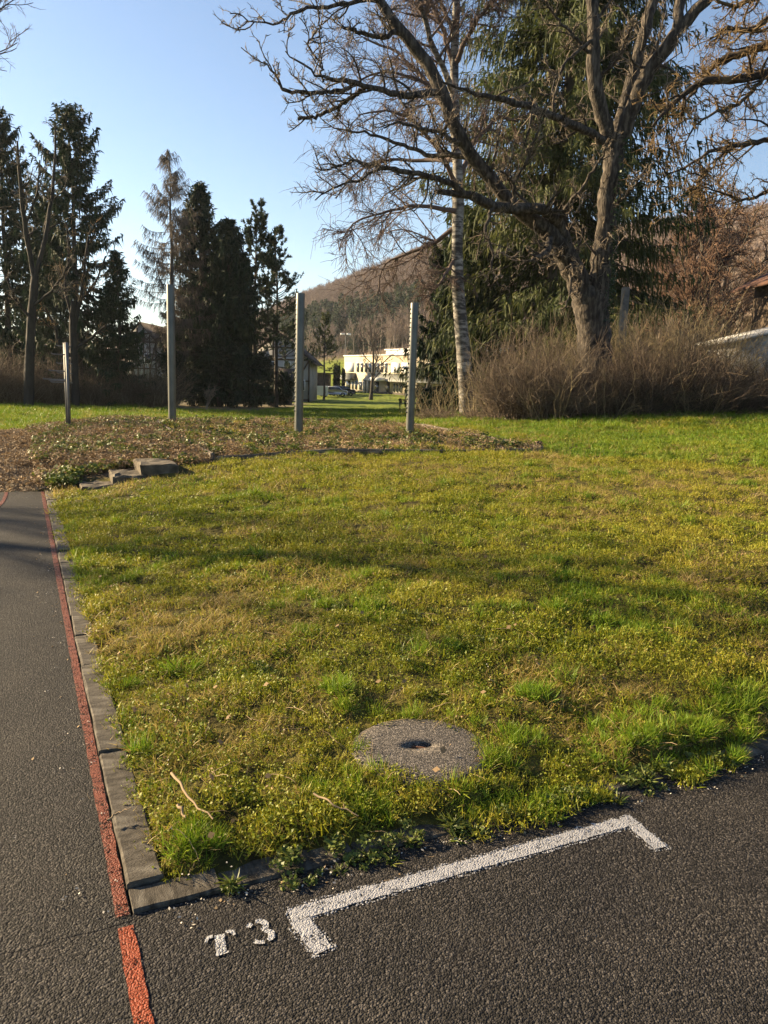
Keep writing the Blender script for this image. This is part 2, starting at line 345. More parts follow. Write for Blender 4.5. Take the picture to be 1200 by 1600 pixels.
# hill rim: azimuth (deg), start radius, rim radius, rim height
_haz = np.array([-90, -40, -20, -12, -6, 0, 3, 8, 14, 20, 27, 40, 90])
_hr0 = np.array([300, 300, 300, 260, 200, 170, 160, 140, 110, 80, 70, 60, 60.0])
_hr1 = np.array([700, 700, 650, 600, 520, 480, 460, 420, 340, 260, 220, 200, 200.0])
_hh = np.array([20, 20, 18, 24, 44, 60, 66, 68, 54, 38, 34, 34, 30.0])
def hill(x, y):
    r = np.hypot(x, y); az = np.degrees(np.arctan2(x, y))
    r0 = np.interp(az, _haz, _hr0); r1 = np.interp(az, _haz, _hr1); h = np.interp(az, _haz, _hh)
    t = np.clip((r - r0) / (r1 - r0), 0, 1.35)
    return h * (0.35 * t + 0.65 * t * t * (3 - 2 * np.minimum(t, 1))) * np.where(t > 1, 1 / (0.6 + 0.4 * t), 1) + 3 * (vnoise(x / 45, y / 45, 3) - .5) * np.clip(t * 3, 0, 1)
def ground_z(x, y):
    x = np.asarray(x, float); y = np.asarray(y, float)
    r = np.hypot(x, y)
    z = tps(np.clip(x, -70, 70), np.clip(y, -10, 125))
    z = z * (1 - sstep(90, 150, r)) + (-1.0) * sstep(90, 150, r)
    z = z + 0.05 * (vnoise(x * 1.3, y * 1.3, 1) - .5) * sstep(2.2, 4, r) + 0.035 * (vnoise(x * 3.1, y * 3.1, 2) - .5) + 0.055 * (vnoise(x * 6.3, y * 6.3, 12) - .5) * sstep(1.5, 2.6, r)
    u, v = xy2uv(x, y)
    asph = np.maximum((u < 0.06) & (v < 8.9), v < 0.06)
    edge = np.minimum(np.clip((u - 0.06) / 0.12, 0, 1) + (v > 8.9), np.clip((v - 0.06) / 0.12, 0, 1))
    edge = np.clip(edge, 0, 1)
    z = np.where(asph, -0.06, z * edge + 0.0 * (1 - edge))
    k = 1 - sstep(0.30, 0.55, np.hypot(x - 0.20, y - 3.13)); z = z * (1 - k) + 0.062 * k
    # the planting bed drops sharply behind its back board
    return z + hill(x, y)

def axis(lo, hi, c, d0, g):
    out = [c]; s = d0
    while out[-1] < hi: out.append(out[-1] + s); s = d0 + g * abs(out[-1] - c)
    left = [c]
    while left[0] > lo: left.insert(0, left[0] - (d0 + g * abs(left[0] - c)))
    return np.array(left[:-1] + out)
gx = axis(-900, 900, 0.0, 0.11, 0.031); gy = axis(-40, 1100, 5.0, 0.11, 0.026)
GX, GY = np.meshgrid(gx, gy); GZ = ground_z(GX, GY)
tb = Buf(); nx, ny = len(gx), len(gy)
idx = np.arange(nx * ny).reshape(ny, nx)
tb.add(np.stack([GX, GY, GZ], -1).reshape(-1, 3), np.stack([idx[:-1, :-1], idx[:-1, 1:], idx[1:, 1:], idx[1:, :-1]], -1).reshape(-1, 4))
terr = tb.mesh('ground', smooth=True)
U, V_ = xy2uv(GX, GY); RR = np.hypot(GX, GY)
def in_bed(u, v): return (u > 2.35) & (u < 8.4) & (v > 9.2) & (v < 17.2)
def in_cover(u, v): return (u > 0.0) & (u < 2.35) & (v > 8.95) & (v < 17.4)
def in_path(u, v): return (u <= 0.0) & (u > -2.2) & (v > 8.85) & (v < 19)
bedm = np.where(in_bed(U, V_) | in_cover(U, V_) | in_path(U, V_), 1.0, 0.0)
azg = np.degrees(np.arctan2(GX, GY)); hr0 = np.interp(azg, _haz, _hr0)
forestm = sstep(1.30, 1.40, RR / hr0) * (RR > 60)
near_hedge = ((GY > 20.8 + 0 * GX) & (GX > 3.2) & (GY < 60)) * 1.0
wood_l = (GY > 47 + 3 * vnoise(GX * .2, GY * 0, 4)) * (GX < -8) * (GY < 80) * 1.0
ca = terr.color_attributes.new('zone', 'FLOAT_COLOR', 'POINT')
ca.data.foreach_set('color', np.stack([bedm, np.maximum(forestm, np.maximum(near_hedge, wood_l) * 0.8), sstep(14, 26, RR), np.ones_like(bedm)], -1).astype(np.float32).ravel())
def ground_mat():
    m, nt, n, l, p = newmat('ground_soil_and_turf')
    at = n.new('ShaderNodeAttribute'); at.attribute_name = 'zone'; sp = n.new('ShaderNodeSeparateColor'); l.new(at.outputs['Color'], sp.inputs[0])
    g = n.new('ShaderNodeNewGeometry')
    def nz(s, d=6):
        k = n.new('ShaderNodeTexNoise'); k.inputs['Scale'].default_value = s; k.inputs['Detail'].default_value = d; l.new(g.outputs['Position'], k.inputs['Vector']); return k.outputs[0]
    a = nz(9.0); c = nz(0.5)
    turf = ramp(n, [(0.026, 0.021, 0.008), (0.055, 0.050, 0.012), (0.11, 0.092, 0.024)], [0.3, 0.5, 0.7]); l.new(a, turf.inputs[0])
    mead = ramp(n, [(0.07, 0.10, 0.012), (0.115, 0.15, 0.018), (0.18, 0.19, 0.03)], [0.3, 0.5, 0.72]); l.new(c, mead.inputs[0])
    mul = ramp(n, [(0.04, 0.026, 0.017), (0.11, 0.075, 0.048), (0.20, 0.15, 0.10)], [0.3, 0.5, 0.72]); l.new(nz(16.0), mul.inputs[0])
    fl = ramp(n, [(0.09, 0.065, 0.05), (0.17, 0.125, 0.098)], [0.3, 0.7]); l.new(nz(0.4), fl.inputs[0])
    def mix(f, x, y):
        k = n.new('ShaderNodeMix'); k.data_type = 'RGBA'; l.new(f, k.inputs[0]); l.new(x, k.inputs[6]); l.new(y, k.inputs[7]); return k.outputs[2]
    col = mix(sp.outputs[2], turf.outputs[0], mead.outputs[0]); col = mix(sp.outputs[1], col, fl.outputs[0]); col = mix(sp.outputs[0], col, mul.outputs[0])
    l.new(col, p.inputs['Base Color']); p.inputs['Roughness'].default_value = 0.95; p.inputs['Specular IOR Level'].default_value = 0.1
    b = n.new('ShaderNodeBump'); b.inputs['Strength'].default_value = 0.8; b.inputs['Distance'].default_value = 0.04; l.new(nz(25.0, 8), b.inputs['Height']); l.new(b.outputs[0], p.inputs['Normal'])
    return m
put('ground', terr, ground_mat(), kind='structure', label='lawn, planting bed, meadow and hillside soil')

# asphalt, both as thick slabs
def slab(name, poly_uv, top, mat, label):
    bm = bmesh.new(); vs_ = []
    for (u, v) in poly_uv:
        x, y = uv2xy(u, v); vs_.append(bm.verts.new((x, y, top)))
    f = bm.faces.new(vs_); r = bmesh.ops.extrude_face_region(bm, geom=[f])
    for e in r['geom']:
        if isinstance(e, bmesh.types.BMVert): e.co.z -= 0.25
    bmesh.ops.recalc_face_normals(bm, faces=bm.faces)
    me = bpy.data.meshes.new(name); bm.to_mesh(me); bm.free()
    return put(name, me, mat, kind='structure', label=label)
slab('asphalt_yard', [(-40, -30), (40, -30), (40, 0), (0, 0), (0, -0.006), (-40, -0.006)], 0.0, MT['asphalt'], 'dark coarse asphalt yard with the white marking')
_jag = [(-u, -0.0285 + 0.004 * math.sin(u * 37) + 0.003 * math.sin(u * 91)) for u in np.linspace(0.004, 2.0, 40)]
slab('asphalt_track', [(-40, 8.86), (-40, -0.025)] + _jag[::-1] + [(-0.004, 8.86)], 0.0010, MT['track'], 'dark asphalt running track strip')

# ------------------------------------------------------------------ kerbs
def rough_block(L, Wd, H, bev, jit, seed, cuts=3):
    r = np.random.default_rng(seed); bm = bmesh.new(); bmesh.ops.create_cube(bm, size=1)
    bmesh.ops.scale(bm, vec=(L, Wd, H), verts=bm.verts)
    bmesh.ops.bevel(bm, geom=list(bm.edges), offset=bev, segments=1, affect='EDGES')
    if cuts:
        es = [e for e in bm.edges if e.calc_length() > L * 0.6]
        bmesh.ops.subdivide_edges(bm, edges=es, cuts=cuts, use_grid_fill=True)
    for v in bm.verts: v.co += Vector(r.normal(size=3) * jit)
    me = bpy.data.meshes.new('block'); bm.to_mesh(me); bm.free(); return me
stone_meshes = [rough_block(1.0, 0.115, 0.2, 0.007, 0.0022, s) for s in range(6)]
def kerb(label, along, spans, cross):
    x, y = uv2xy(0, 0); k = root('kerb', label, 'kerb', (x, y, 0))
    for i, (a, b) in enumerate(spans):
        o = put('kerb_stone', stone_meshes[i % 6], MT['concrete'], k)
        mid = (a + b) / 2; u, v = (mid, cross) if along == 'u' else (cross, mid)
        px, py = uv2xy(u, v)
        o.location = (px - x, py - y, -0.1 + (0.010 if along == 'u' else 0.018) + rng.normal() * 0.004); o.scale = ((b - a) - 0.006, 1, 1)
        o.rotation_euler = (rng.normal() * .015, rng.normal() * .006, KA + (0 if along == 'u' else math.pi / 2) + rng.normal() * .006)
    return k
sp = [(0.0, 0.28)]; a = 0.28
while a < 9.5: b = a + rng.uniform(.46, .54); sp.append((a, b)); a = b
kerb('weathered concrete kerb overgrown by grass, beside the white bracket marking', 'u', sp, 0.057)
sp = []; a = 0.118
while a < 8.75: b = min(a + rng.uniform(.44, .56), 8.86); sp.append((a, b)); a = b
kerb('weathered concrete kerb running along the red line, between track and lawn', 'v', sp, 0.0575)

# ------------------------------------------------------------------ painted markings
def strip(b, pts, w, z, jit=0.0):
    """flat painted stroke in kerb coordinates through pts with width w"""
    p = np.array(pts, float); n = len(p)
    t = np.gradient(p, axis=0); t /= np.linalg.norm(t, axis=1)[:, None]; q = np.stack([-t[:, 1], t[:, 0]], 1)
    w = np.broadcast_to(np.asarray(w, float), (n,))
    A = p + q * (w / 2)[:, None] + rng.normal(size=p.shape) * jit; B = p - q * (w / 2)[:, None] + rng.normal(size=p.shape) * jit
    V = []
    for k in (A, B):
        x, y = uv2xy(k[:, 0], k[:, 1]); V.append(np.stack([x, y, np.full(n, z)], 1))
    V = np.concatenate(V); i = np.arange(n - 1); F = np.stack([i, i + n, i + n + 1, i + 1], 1); b.add(V, F)
def line(p0, p1, step=0.03):
    n = max(2, int(np.hypot(p1[0] - p0[0], p1[1] - p0[1]) / step)); t = np.linspace(0, 1, n)[:, None]
    return np.array(p0) * (1 - t) + np.array(p1) * t
def mark(name, b, mat, label): return put(name, b.mesh(name), mat, label=label, cat='marking')
b = Buf(); strip(b, line((-0.028, 0.0), (-0.028, 8.84), .04), 0.040, 0.0062, 0.0012); mark('line_marking', b, MT['red_paint2'], 'faded red line painted along the track beside the kerb')
b = Buf(); strip(b, line((-0.026, -3.0), (-0.026, -0.05), .04), 0.046, 0.004, 0.0012); mark('line_marking', b, MT['red_paint'], 'bright red line on the near asphalt below the kerb corner')
tt = np.linspace(0, 1, 40); arc = np.stack([-0.46 - 0.75 * (1 - tt) ** 2.2, 5.6 + 3.22 * tt], 1)
b = Buf(); strip(b, arc, 0.042, 0.0062, 0.0012); mark('line_marking', b, MT['red_paint2'], 'curved red line at the far end of the track')
b = Buf()
strip(b, line((0.441, -0.190), (1.829, -0.190), .02), 0.058, 0.004, 0.0018)
strip(b, line((0.462, -0.2205), (0.487, -0.372), .02), 0.064, 0.004, 0.0018)
strip(b, line((1.800, -0.2205), (1.786, -0.368), .02), 0.056, 0.004, 0.0018)
bk = mark('bracket_marking', b, MT['white_paint'], 'white painted long bracket with two short legs on the asphalt')
b = Buf(); strip(b, line((0.428, -0.190), (1.842, -0.190), .02), 0.084, 0.0022, 0.003); strip(b, line((0.460, -0.233), (0.489, -0.385), .02), 0.088, 0.0022, 0.003); strip(b, line((1.800, -0.233), (1.785, -0.381), .02), 0.080, 0.0022, 0.003)
put('overspray', b.mesh('overspray'), MT['overspray'], bk)
b = Buf()   # stencilled T
strip(b, line((0.224, -0.190), (0.213, -0.262), .008), 0.030, 0.004, 0.001); strip(b, line((0.194, -0.267), (0.232, -0.267), .008), 0.010, 0.004, 0.001)
strip(b, [(0.203, -0.189), (0.192, -0.189), (0.183, -0.195), (0.178, -0.212)], [.010, .014, .013, .008], 0.004, 0.001)
strip(b, [(0.243, -0.187), (0.252, -0.187), (0.261, -0.194), (0.264, -0.209)], [.010, .014, .013, .008], 0.004, 0.001)
mark('letter_marking', b, MT['worn_white'], 'white stencilled letter T on the asphalt')
b = Buf()   # stencilled 3
def arcp(cx_, cy_, r, a0, a1, n=10, sx=1.0): return [(cx_ + sx * r * math.cos(math.radians(a)), cy_ + r * math.sin(math.radians(a))) for a in np.linspace(a0, a1, n)]
strip(b, arcp(0.336, -0.199, 0.021, 165, 118, 5, 1.25), .015, 0.004, 0.001)
strip(b, arcp(0.336, -0.199, 0.021, 92, -75, 12, 1.25), [.014, .016, .018, .02, .021, .021, .02, .019, .018, .017, .015, .013], 0.004, 0.001)
strip(b, arcp(0.338, -0.246, 0.023, 66, -66, 12, 1.25), [.014, .016, .018, .02, .022, .022, .022, .02, .019, .017, .015, .012], 0.004, 0.001)
strip(b, arcp(0.338, -0.246, 0.023, -92, -160, 6, 1.25), .016, 0.004, 0.001)
mark('digit_marking', b, MT['worn_white'], 'white stencilled number 3 on the asphalt')

# ------------------------------------------------------------------ manhole cover
mc = WZ(657, 1164, 0.085); MHX, MHY = mc[0], mc[1]; MHZ = 0.075; MHR = 0.30
mh = root('manhole_cover', 'round grey concrete manhole cover with a slot, set in the grass', 'manhole', (MHX, MHY, MHZ))
def grit_mat():
    m, nt, n, l, p = newmat('exposed_aggregate')
    h, cr, pos = asphalt_nodes(n, l, 190)
    r = ramp(n, [(0.016, 0.013, 0.011), (0.05, 0.042, 0.035), (0.19, 0.165, 0.14)], [0, .6, 1]); l.new(cr, r.inputs[0]); l.new(r.outputs[0], p.inputs['Base Color'])
    p.inputs['Roughness'].default_value = 0.85
    b = n.new('ShaderNodeBump'); b.inputs['Strength'].default_value = 0.6; b.inputs['Distance'].default_value = 0.004; l.new(h, b.inputs['Height']); l.new(b.outputs[0], p.inputs['Normal'])
    return m
MT['grit'] = grit_mat()
def disc_with_slot(b, cx_, cy_, z, R, a, bb, rot, depth):
    """disc with an elliptical hole; outer wall and hole wall"""
    n = 72; th = np.arange(n) / n * 2 * np.pi
    rr = R * (1 + 0.006 * np.sin(th * 7) + 0.004 * np.sin(th * 17 + 1))
    c, s = math.cos(rot), math.sin(rot); hx = a * np.cos(th); hy = bb * np.sin(th)
    rings = []
    for k in (0.0, 0.25, 0.6, 0.93, 1.0):
        x = (c * hx - s * hy) * (1 - k) + rr * np.cos(th) * k; y = (s * hx + c * hy) * (1 - k) + rr * np.sin(th) * k
        zz = np.full(n, z + (0.006 * (1 - k) if k < .95 else -0.012)); rings.append(np.stack([cx_ + x, cy_ + y, zz], 1))
    lo = rings[0].copy(); lo[:, 2] -= depth; hi = rings[-1].copy(); hi[:, 2] -= 0.09
    rings = [lo] + rings + [hi]; m = len(rings)
    V = np.concatenate(rings); i = np.arange(n); j = (i + 1) % n
    b.add(V, np.concatenate([np.stack([k * n + i, k * n + j, (k + 1) * n + j, (k + 1) * n + i], 1) for k in range(m - 1)]))
b = Buf(); disc_with_slot(b, MHX, MHY, MHZ, MHR, 0.056, 0.023, math.radians(20), 0.05); part('disc', b, MT['grit'], mh)
b = Buf(); n = 40; th = np.arange(n) / n * 2 * np.pi
for r_, z_ in ((0.306, -0.016), (0.335, -0.024), (0.345, -0.06)): b.V.append(np.stack([MHX + r_ * np.cos(th), MHY + r_ * np.sin(th), np.full(n, MHZ + z_)], 1)); b.n += n
i = np.arange(n); j = (i + 1) % n
for k in range(2): b.F.append(np.stack([k * n + i, k * n + j, (k + 1) * n + j, (k + 1) * n + i], 1))
part('collar', b, MT['concrete'], mh)
b = Buf(); th = np.arange(24) / 24 * 2 * np.pi; c, s = math.cos(.35), math.sin(.35)
b.add(np.stack([MHX + .07 * np.cos(th) * c - .035 * np.sin(th) * s, MHY + .07 * np.cos(th) * s + .035 * np.sin(th) * c, np.full(24, MHZ - .042)], 1), [list(range(24))]); part('slot_floor', b, MT['hole'], mh)
b = Buf(); tubes(b, np.array([[MHX - .062 * math.cos(-.25), MHY - .062 * math.sin(-.25) + .002, MHZ - .008], [MHX, MHY + .002, MHZ - .004], [MHX + .062 * math.cos(-.25), MHY + .062 * math.sin(-.25), MHZ - .008]]), np.full(3, .0065), 8); part('lifting_bar', b, MT['rust'], mh, True)

# ------------------------------------------------------------------ steps
def block_thing(name, label, cat, u0, u1, v0, v1, z0, z1, mat, group, seed, tilt=(0, 0)):
    me = rough_block(u1 - u0, v1 - v0, z1 - z0, 0.022, 0.009, seed, 3)
    o = put(name, me, mat, label=label, cat=cat, group=group); x, y = uv2xy((u0 + u1) / 2, (v0 + v1) / 2)
    o.location = (x, y, (z0 + z1) / 2); o.rotation_euler = (tilt[0], tilt[1], KA); return o
g = 'concrete steps up to the planting bed'
block_thing('concrete_step', 'lowest concrete step block, half sunk in ground cover by the track end', 'step', 0.42, 0.90, 8.30, 8.95, -0.1, 0.125, MT['step'], g, 1, (0, -.02))
block_thing('concrete_step', 'middle concrete step block between the other two', 'step', 0.82, 1.26, 8.36, 9.0, -0.1, 0.245, MT['step'], g, 2, (.01, 0))
block_thing('concrete_step', 'topmost and largest concrete step block, at the planting bed', 'step', 1.18, 1.68, 8.40, 9.1, -0.1, 0.385, MT['step'], g, 3, (0, .015))

# ------------------------------------------------------------------ bed edging boards
def board(label, p0, p1, z0, z1, h=0.14, t=0.05, seed=0):
    x0, y0 = uv2xy(*p0); x1, y1 = uv2xy(*p1); L = math.dist((x0, y0), (x1, y1))
    me = rough_block(L, t, h, 0.006, 0.004, seed, 4); o = put('edging_board', me, MT['wood'], label=label, cat='board', group='timber edging of the planting bed')
    o.location = ((x0 + x1) / 2, (y0 + y1) / 2, (z0 + z1) / 2 - h / 2)
    o.rotation_euler = (0, -math.atan2(z1 - z0, L), math.atan2(y1 - y0, x1 - x0)); return o
def gz(u, v): x, y = uv2xy(u, v); return float(ground_z(np.array([x]), np.array([y]))[0])
def edge_boards(labels, pts, lift):
    for k in range(len(pts) - 1):
        p0, p1 = pts[k], pts[k + 1]; board(labels[k], p0, p1, gz(*p0) + lift, gz(*p1) + lift, seed=30 + k)
edge_boards(['timber edging board slanting up from the top step along the bed', 'timber edging board along the bed, reaching the first post', 'timber edging board behind the first post'], [(2.32, 9.25), (2.32, 11.9), (2.32, 14.4), (2.32, 17.1)], 0.10)
edge_boards(['front timber edging board nearest the steps', 'front timber edging board in the middle of the bed', 'front timber edging board at the lawn end'], [(2.38, 9.2), (4.3, 9.2), (6.3, 9.2), (8.3, 9.2)], 0.06)
edge_boards(['side timber edging board nearest the lawn slope', 'side timber edging board with a short stub', 'side timber edging board behind the right post'], [(8.4, 9.3), (8.4, 11.4), (8.4, 13.9), (8.4, 17.1)], 0.09)
edge_boards(['dark back edging board behind the first post', 'dark back edging board between two posts', 'dark back edging board near the middle post'], [(2.4, 17.2), (4.3, 17.2), (6.4, 17.2), (8.35, 17.2)], 0.14)
for (u, v, lab) in [(8.44, 11.45, 'short dark timber stub on the bed edge'), (8.46, 9.5, 'low dark timber stub at the end of the bed edge')]:
    z = gz(u, v); o = block_thing('timber_stub', lab, 'stub', u - .06, u + .06, v - .06, v + .06, z - .1, z + .13, MT['bark_dark'], 'timber stubs', 77)

# ------------------------------------------------------------------ three posts
def post(label, px, base_y, top_y, bed_z, studs):
    p = WZ(px, base_y, bed_z); p[2] = float(ground_z(p[0:1], p[1:2])[0]); top = W(px, top_y, p[1])[2]
    r = root('metal_post', label, 'post', p, 'tall metal posts in the planting bed')
    R_ = 0.083; b = Buf(); H = top - p[2]
    P = np.stack([np.full(6, p[0]), np.full(6, p[1]), p[2] - .2 + np.array([0, .3, (H + .2) * .5, H + .185, H + .195, H + .2])], 1)
    tubes(b, P, np.array([R_, R_, R_, R_, R_ * .97, R_ * .9]), 28); part('pole', b, MT['post'], r, True)
    b = Buf(); th = np.arange(28) / 28 * 2 * np.pi
    b.add(np.stack([p[0] + R_ * .9 * np.cos(th), p[1] + R_ * .9 * np.sin(th), np.full(28, top)], 1), [list(range(28))]); part('cap', b, MT['steel'], r)
    for k in range(studs):
        z = p[2] + 0.5 + (H - .62) * k / max(studs - 1, 1); b = Buf(); a = math.radians(197)
        d = np.array([math.cos(a), math.sin(a), 0]); c0 = np.array([p[0], p[1], z]) + d * (R_ - .004)
        tubes(b, np.stack([c0, c0 + d * .017, c0 + d * .021]), np.array([.021, .019, .011]), 8); part('stud', b, MT['post'], r, True)
    return r
post('tall smooth metal post nearest the concrete steps', 269.5, 667, 445, .42, 0)
post('middle tall metal post with studs down its side', 466.5, 683, 458, .42, 24)
post('shorter studded metal post, in front of the cream building', 640.0, 683, 473, .43, 24)

# ------------------------------------------------------------------ rack with arms
pA = WZ(106.5, 668, .40); pz = float(ground_z(pA[0:1], pA[1:2])[0])
rk = root('peg_rack', 'slim grey steel rack of two uprights with side arms, in the dry ground cover', 'rack', (pA[0], pA[1], pz))
top = W(106, 535, pA[1])[2]
for dx, dy in ((-0.10, 0.22), (0.03, 0.0)):
    b = Buf(); box(b, (pA[0] + dx, pA[1] + dy, (pz - .15 + top) / 2), (.042, .06, top - pz + .15)); part('upright', b, MT['steel'], rk)
b = Buf(); box(b, (pA[0] - .03, pA[1] + .11, top - .36), (.05, .10, .68)); part('back_panel', b, MT['steel'], rk)
for k, (f, ln, dy) in enumerate([(0.04, .20, .24), (.135, .22, .03), (.235, .22, .26), (.32, .28, .02), (.345, .21, .25), (.415, .40, .0), (.43, .34, .12), (.45, .36, .26)]):
    z = top - f * (top - pz) ; b = Buf()
    x0 = pA[0] + .02; P = np.array([[x0, pA[1] + dy, z], [x0 - ln * .6, pA[1] + dy, z], [x0 - ln - .06, pA[1] + dy, z + .004], [x0 - ln - .10, pA[1] + dy, z + .02]])
    tubes(b, P, np.array([.013, .013, .012, .012]), 8); part('arm', b, MT['steel'], rk, True)

# ------------------------------------------------------------------ trees: generators
def gz1(x, y): return float(ground_z(np.array([x]), np.array([y]))[0])
def resample(p, n):
    p = np.asarray(p, float); d = np.concatenate([[0], np.cumsum(np.linalg.norm(np.diff(p[:, :3], axis=0), axis=1))])
    t = np.linspace(0, d[-1], n); q = np.stack([np.interp(t, d, p[:, k]) for k in range(p.shape[1])], 1)
    q2 = q.copy(); q2[1:-1, :3] = 0.25 * q[:-2, :3] + 0.5 * q[1:-1, :3] + 0.25 * q[2:, :3]; return q2

def cone_tree(name, label, group, base, H, Rm, nb, ns, slen, sw, mat, bark, seed, prof=0.8, t0=0.06, droop=0.3, tipup=0.35, up_top=0.7, low=-0.35, gap=0.0, curtain=0.0, hang=None, lean=(0, 0), fuzz=0.03):
    """spruce-like conifer: whorled arched branches carrying flat needle sprays"""
    global rng
    rng = np.random.default_rng(seed); base = np.array(base, float)
    r = root(name, label, 'tree', base, group)
    tr = Buf(); n = 9; z = np.linspace(-0.3, H, n)
    P = np.stack([base[0] + lean[0] * z / H, base[1] + lean[1] * z / H, base[2] + z], 1); P[1:-1, :2] += rng.normal(size=(n - 2, 2)) * .03
    tubes(tr, P, np.linspace(H * .013 + .04, .015, n), 8)
    t = t0 + (1 - t0) * np.linspace(0, 1, nb) ** 0.9; t = np.clip(t + rng.normal(size=nb) * .006, t0, .995)
    if gap > 0: t = t0 + (1 - t0) * (np.round((t - t0) / (1 - t0) / gap) * gap); t = np.clip(t + rng.normal(size=nb) * .006, t0, .995)
    az = rng.random(nb) * 2 * np.pi
    L = Rm * (1 - t) ** prof * rng.uniform(.62, 1.1, nb) + 0.12
    L *= np.clip(.55 + (t - t0) * 6, .5, 1)
    pit = low + (up_top - low) * np.clip(t, 0, 1) ** 1.3 + rng.normal(size=nb) * .08
    S = np.stack([base[0] + lean[0] * t, base[1] + lean[1] * t, base[2] + t * H], 1)
    m = 7; s = np.linspace(0, 1, m)
    ho = np.stack([np.cos(az), np.sin(az)], 1)
    # arch: start pitch, sag, upturned tip
    zz = np.tan(pit)[:, None] * s[None] * 0.75 - droop * (s[None] ** 1.5) * (1 - .5 * t[:, None]) + tipup * s[None] ** 3
    sd = rng.normal(size=(nb, 1)) * .12
    hx = s[None]; side = sd * s[None] ** 2
    BP = np.stack([S[:, 0:1] + L[:, None] * (ho[:, 0:1] * hx - ho[:, 1:2] * side), S[:, 1:2] + L[:, None] * (ho[:, 1:2] * hx + ho[:, 0:1] * side), S[:, 2:3] + L[:, None] * zz], -1)
    tubes(tr, BP, taper(.006 * L + .012, np.full(nb, .004), m), 3)
    part('trunk', tr, bark, r, True)
    cr = Buf()
    k = ns
    tt = (0.12 + .88 * rng.random((nb, k)) ** 0.85); tt[:, 0] = .995
    f = tt * (m - 1); i = np.minimum(f.astype(int), m - 2); f = (f - i)[..., None]; ar = np.arange(nb)[:, None]
    C = BP[ar, i] * (1 - f) + BP[ar, i + 1] * f; T = nrm(BP[ar, i + 1] - BP[ar, i])
    keep = rng.random((nb, k)) < np.clip(L / (Rm * .55), .3, 1)[:, None]
    C = C[keep] + rng.normal(size=(int(keep.sum()), 3)) * fuzz; T = T[keep]; tq = tt[keep]; q = len(C)
    sgn = np.where(rng.random(q) < .5, -1, 1)[:, None]
    sdv = nrm(np.cross(T, np.array([0, 0, 1.0]))) * sgn
    D = nrm(sdv * rng.uniform(.25, 1.0, (q, 1)) + T * rng.uniform(.35, 1.0, (q, 1)) + np.array([0, 0, 1.0]) * rng.normal(-.22, .22, (q, 1)))
    ln = slen * rng.uniform(.45, 1.15, q) * (1.15 - .5 * tq)
    if hang is None:
        G = grow(C, D, ln, 2, .10, -0.30)
        wd = np.array([.45, 1.0, .12])[None] * (sw * rng.uniform(.6, 1.3, q))[:, None]
        up = np.tile(np.array([[0, 0, 1.0]]), (q, 1)) + rng.normal(size=(q, 3)) * .7
        ribbons(cr, G, wd, nrm(up))
        if curtain > 0:
            sel = rng.random(q) < curtain; c2 = C[sel]
            G = grow(c2, D[sel] * .4 + np.array([0, 0, -1.0]), slen * rng.uniform(.5, 1.5, len(c2)), 2, .12, -.4)
            ribbons(cr, G, np.array([.7, 1.0, .1])[None] * (sw * rng.uniform(.5, 1.1, len(c2)))[:, None])
    else:   # bare larch: thin hanging twigs only
        G = grow(C, D * .5 + np.array([0, 0, -.55]), ln, 3, .14, -.25)
        tubes(cr, G, taper(np.full(q, hang), np.full(q, hang * .5), 4), 3)
    part('crown', cr, mat, r)
    return r

def pine(name, label, group, base, H, Rm, nb, seed, mat, t0=.35):
    global rng
    rng = np.random.default_rng(seed); base = np.array(base, float); r = root(name, label, 'tree', base, group)
    tr = Buf(); n = 9; z = np.linspace(-.3, H, n); P = np.stack([np.full(n, base[0]), np.full(n, base[1]), base[2] + z], 1); P[1:, :2] += np.cumsum(rng.normal(size=(n - 1, 2)) * .06, 0)
    tubes(tr, P, np.linspace(H * .011 + .05, .025, n), 8)
    t = t0 + (1 - t0) * rng.random(nb) ** .85; az = rng.random(nb) * 6.283
    L = Rm * np.clip(1.15 - (t - t0) / (1 - t0), .22, 1) ** .7 * rng.uniform(.55, 1.1, nb)
    S = np.stack([np.interp(t * H, z, P[:, k]) for k in range(3)], 1)
    pit = -.1 + 0.9 * (t - t0) / (1 - t0) + rng.normal(size=nb) * .15
    D = np.stack([np.cos(az) * np.cos(pit), np.sin(az) * np.cos(pit), np.sin(pit)], 1)
    BP = grow(S, D, L, 5, .10, .07); R = taper(.012 * L + .012, np.full(nb, .006), 6); tubes(tr, BP, R, 4)
    s2 = spawn(BP, R, 6, .35, 1, 40, 12, (0, 0, 1), .25); P2 = grow(s2[0], s2[1], s2[2] * rng.uniform(.18, .4, len(s2[0])), 3, .12, .1)
    R2 = taper(np.full(len(P2), .008), np.full(len(P2), .004), 4); tubes(tr, P2, R2, 3); part('trunk', tr, MT['bark_dark'], r, True)
    cr = Buf(); s3 = spawn(P2, R2, 26, .25, 1.0, 55, 22, (0, 0, 1), .35); q = len(s3[0])
    G = grow(s3[0], s3[1], rng.uniform(.10, .24, q), 1, .1, 0); ribbons(cr, G, np.array([1.0, .25])[None] * rng.uniform(.022, .045, q)[:, None])
    part('crown', cr, mat, r); return r

